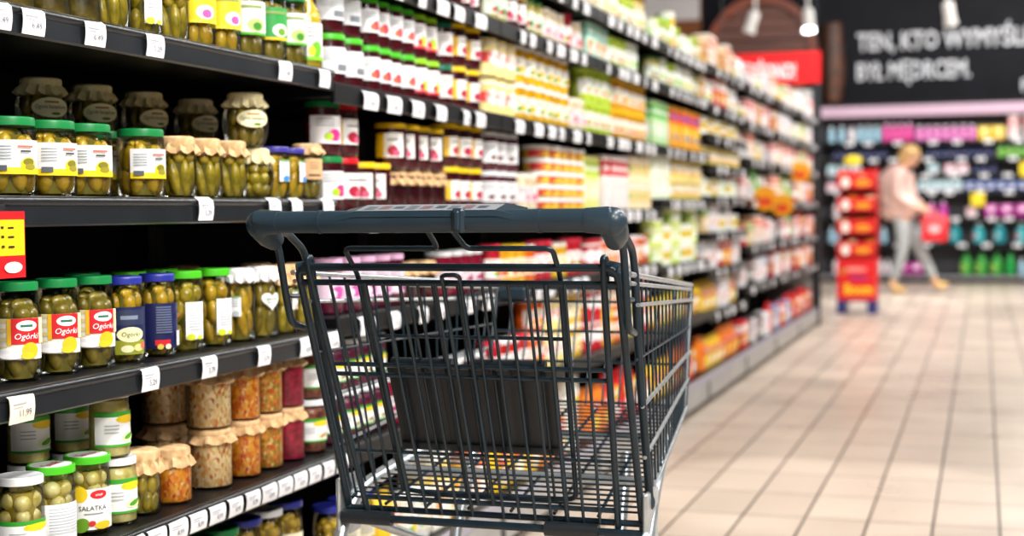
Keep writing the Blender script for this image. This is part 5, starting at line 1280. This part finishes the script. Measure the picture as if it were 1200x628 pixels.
for k, P_ in ARM.items():
    w = Vector(P_[2])+Vector((.075, 0, -.03)); sg_ = 1 if k == 'n' else -1
    hn = {'palm': (tuple(w), .02)}; he = []
    for i, (dy, L_) in enumerate(((-.03, .8), (-.01, 1.), (.01, .95), (.03, .75))):
        b0 = w+Vector((.025, dy, -.008)); b1 = b0+Vector((.028*L_, 0, -.02*L_)); b2 = b1+Vector((-.002, 0, -.03*L_)); b3 = b2+Vector((-.024*L_, 0, -.006))
        for j, p in enumerate((b0, b1, b2, b3)): hn[f'{i}{j}'] = (tuple(p), (.0105, .01, .009, .008)[j])
        he += [('palm', f'{i}0'), (f'{i}0', f'{i}1'), (f'{i}1', f'{i}2'), (f'{i}2', f'{i}3')]
    t1 = w+Vector((-.01, -.035*sg_, -.0)); t2 = t1+Vector((.03, -.012*sg_, -.03)); t3 = t2+Vector((.012, .012*sg_, -.025))
    for j, p in enumerate((t1, t2, t3)): hn[f't{j}'] = (tuple(p), (.013, .011, .009)[j])
    he += [('palm', 't0'), ('t0', 't1'), ('t1', 't2')]
    skin_obj('hand', hn, he, SKIN, ps, 'palm')
PINK = noise_mat('pale_pink_quilting', [(.3, '#d6a9a0'), (.6, '#e6c2b8'), (.8, '#efd6cd')], 7, .55, bump=.3, stretch=(.4, .4, 3))
J = {'hem': ((-.05, 0, .83), (.2, .22)), 'j1': ((-.06, 0, .98), (.215, .235)), 'j2': ((-.08, 0, 1.15), (.21, .23)), 'j3': ((-.105, 0, 1.31), (.195, .22)), 'col': ((-.065, 0, 1.43), (.115, .13)), 'hood': ((-.2, 0, 1.43), (.1, .13))}
JE = [('hem', 'j1'), ('j1', 'j2'), ('j2', 'j3'), ('j3', 'col'), ('j3', 'hood')]
for k, P_ in ARM.items():
    P2 = [P_[0], tuple(Vector(P_[0]).lerp(Vector(P_[1]), .5)), P_[1], tuple(Vector(P_[1]).lerp(Vector(P_[2]), .5)), tuple(Vector(P_[1]).lerp(Vector(P_[2]), .93))]
    for j, (p, r_) in enumerate(zip(P2, (.095, .085, .078, .068, .055))): J[f'{k}{j}'] = (p, r_)
    JE += [('j3', f'{k}0')]+[(f'{k}{j}', f'{k}{j+1}') for j in range(4)]
skin_obj('jacket', J, JE, PINK, ps, 'j2')
GREYT = noise_mat('grey_trouser_cloth', [(.3, '#8c8f90'), (.7, '#a3a6a6')], 12, .8)
T = {'w': ((-.03, 0, .94), (.125, .155)), 'c': ((-.03, 0, .85), (.13, .15))}; TE = [('w', 'c')]
for k, P_ in LEG.items():
    a_, c_, d_ = (Vector(p) for p in P_)
    for j, (p, r_) in enumerate(((a_.lerp(c_, .25), .098), (a_.lerp(c_, .6), .085), (c_, .074), (c_.lerp(d_, .45), .066), (c_.lerp(d_, .92), .055))): T[f'{k}{j}'] = (tuple(p), r_)
    TE += [('c', f'{k}0')]+[(f'{k}{j}', f'{k}{j+1}') for j in range(4)]
skin_obj('trousers', T, TE, GREYT, ps, 'c')
TAN = noise_mat('tan_suede', [(.3, '#c8a05c'), (.7, '#dcb878')], 12, .7)
for k in LEG:
    h_, t_ = (Vector(p) for p in FEET[k]); d_ = Vector(LEG[k][2])
    sn = {'cuff': (tuple(d_+Vector((0, 0, .02))), .056), 'heel': (tuple(h_+Vector((-.01, 0, .005))), (.052, .048)), 'mid': (tuple(h_.lerp(t_, .55)+Vector((0, 0, .01))), (.05, .042)), 'toe': (tuple(t_+Vector((.02, 0, .008))), (.046, .036))}
    skin_obj('shoe', sn, [('cuff', 'heel'), ('heel', 'mid'), ('mid', 'toe')], TAN, ps, 'heel')
HAIR = noise_mat('blonde_hair', [(.3, '#a07a44'), (.55, '#c29a60'), (.8, '#dcbc88')], 14, .5, stretch=(1, 1, .3))
hb = MB()
def hw(r_, z, a, j): return r_*(1+.04*math.sin(9*a)+.03*math.sin(17*a))
b = MB(); b.ell((.05, 0, 1.625), .118, .1, .098, HAIR, 26, 14); b.ell((-.015, 0, 1.56), .075, .09, .095, HAIR, 20, 12); b.obj('hair', ps)
b = MB()
for s in (-1, 1): b.ell((.153, s*.033, 1.595), .012, .014, .009, mat('#f2f0ee', .3), 10, 8); b.ell((.162, s*.033, 1.595), .005, .007, .007, mat('#3a4a58', .3), 8, 6)
b.obj('eyes', ps)
b = MB(); b.ell((.157, 0, 1.535), .012, .024, .006, mat('#b8685e', .4), 10, 6); b.obj('mouth', ps)
b = MB()
for s in (-1, 1): b.ell((.065, s*.088, 1.585), .02, .012, .032, SKIN, 10, 8)
b.obj('ears', ps)
bg = empty('shopping_bag', 'red carrier bag held by the walking person', 'bag', (PX+.33, PY-.04, .5))
b = MB(); RB_ = mat('#cf1420', .4)
vs = []
for (hx, hy, z) in ((.13, .07, .1), (.14, .08, .12), (.15, .075, .28), (.145, .05, .4)):
    vs += [(-hx, -hy, z), (hx, -hy, z), (hx, hy, z), (-hx, hy, z)]
b.add(vs, [(0, 3, 2, 1)]+[(j*4+i, j*4+(i+1) % 4, (j+1)*4+(i+1) % 4, (j+1)*4+i) for j in range(3) for i in range(4)], RB_); b.obj('bag_body', bg)
b = MB(); b.ell((0, -.082, .24), .07, .004, .045, mat('#e0a8a8', .4), 16, 6); b.obj('print', bg)
for dy in (-.045, .045):
    b = MB(); b.tube([(-.1, dy, .38), (-.1, dy*.5-.02, .445), (-.06, dy*.2-.04, .46), (.04, dy*.2, .45), (.08, dy, .38)], .006, RB_, 8, .04); b.obj('bag_handle', bg)

# ------------------------------------------------------------------ light
def area(x, y, z, sx, sy, e, col=(1, .97, .93), rot=(0, 0, 0)):
    ld = bpy.data.lights.new('ceiling_or_fill_lamp', 'AREA'); ld.shape = 'RECTANGLE'; ld.size = sx; ld.size_y = sy; ld.energy = e; ld.color = col
    o = bpy.data.objects.new('ceiling_or_fill_lamp', ld); COL.objects.link(o); o.location = (x, y, z); o.rotation_euler = rot
for i, e in enumerate((90, 75, 48, 40, 36, 34, 34, 34)): area(1.0, -.6+2.7*i, 4.3, .3, 1.8, e, rot=(0, R(22), 0))
for i, e in enumerate((60, 40, 30, 30, 30)): area(2.9, -.5+4.5*i, 3.9, .5, 2.6, e, rot=(0, R(50), 0))  # added row, tilted at the shelves for more frontal light
area(1.5, .35, 2.7, .5, 1.6, 34, rot=(0, R(62), R(12)))  # added fill lamp that brightens the near jars from the front
area(-.6, 17.4, 4.3, 4.5, .4, 60, rot=(R(20), 0, 0))
area(-.2, 10.2, 4.45, 3.2, .4, 150, rot=(R(58), 0, 0))  # added lamp aimed down the aisle to brighten the red stand
for x_, y_, e, a_ in ((-.55, 5.15, 200, 20), (-.9, 9.0, 130, 11), (.35, 13.2, 120, 18)):
    ld = bpy.data.lights.new('ceiling_spot', 'SPOT'); ld.energy = e; ld.spot_size = R(a_); ld.spot_blend = .35; ld.shadow_soft_size = .08; ld.color = (1, .98, .95)
    o = bpy.data.objects.new('ceiling_spot', ld); COL.objects.link(o); o.location = (x_, y_, 4.5)
w = bpy.data.worlds.new('world'); S.world = w; w.use_nodes = True
w.node_tree.nodes['Background'].inputs[0].default_value = (.9, .95, 1, 1); w.node_tree.nodes['Background'].inputs[1].default_value = .16
S.view_settings.view_transform = 'Standard'; S.view_settings.look = 'None'; S.view_settings.gamma = 1; S.view_settings.exposure = 0.95
S.view_settings.use_curve_mapping = False
for o in list(bpy.data.objects):
    if o.type == 'MESH' and not o.data.materials: print('nomat', o.name)
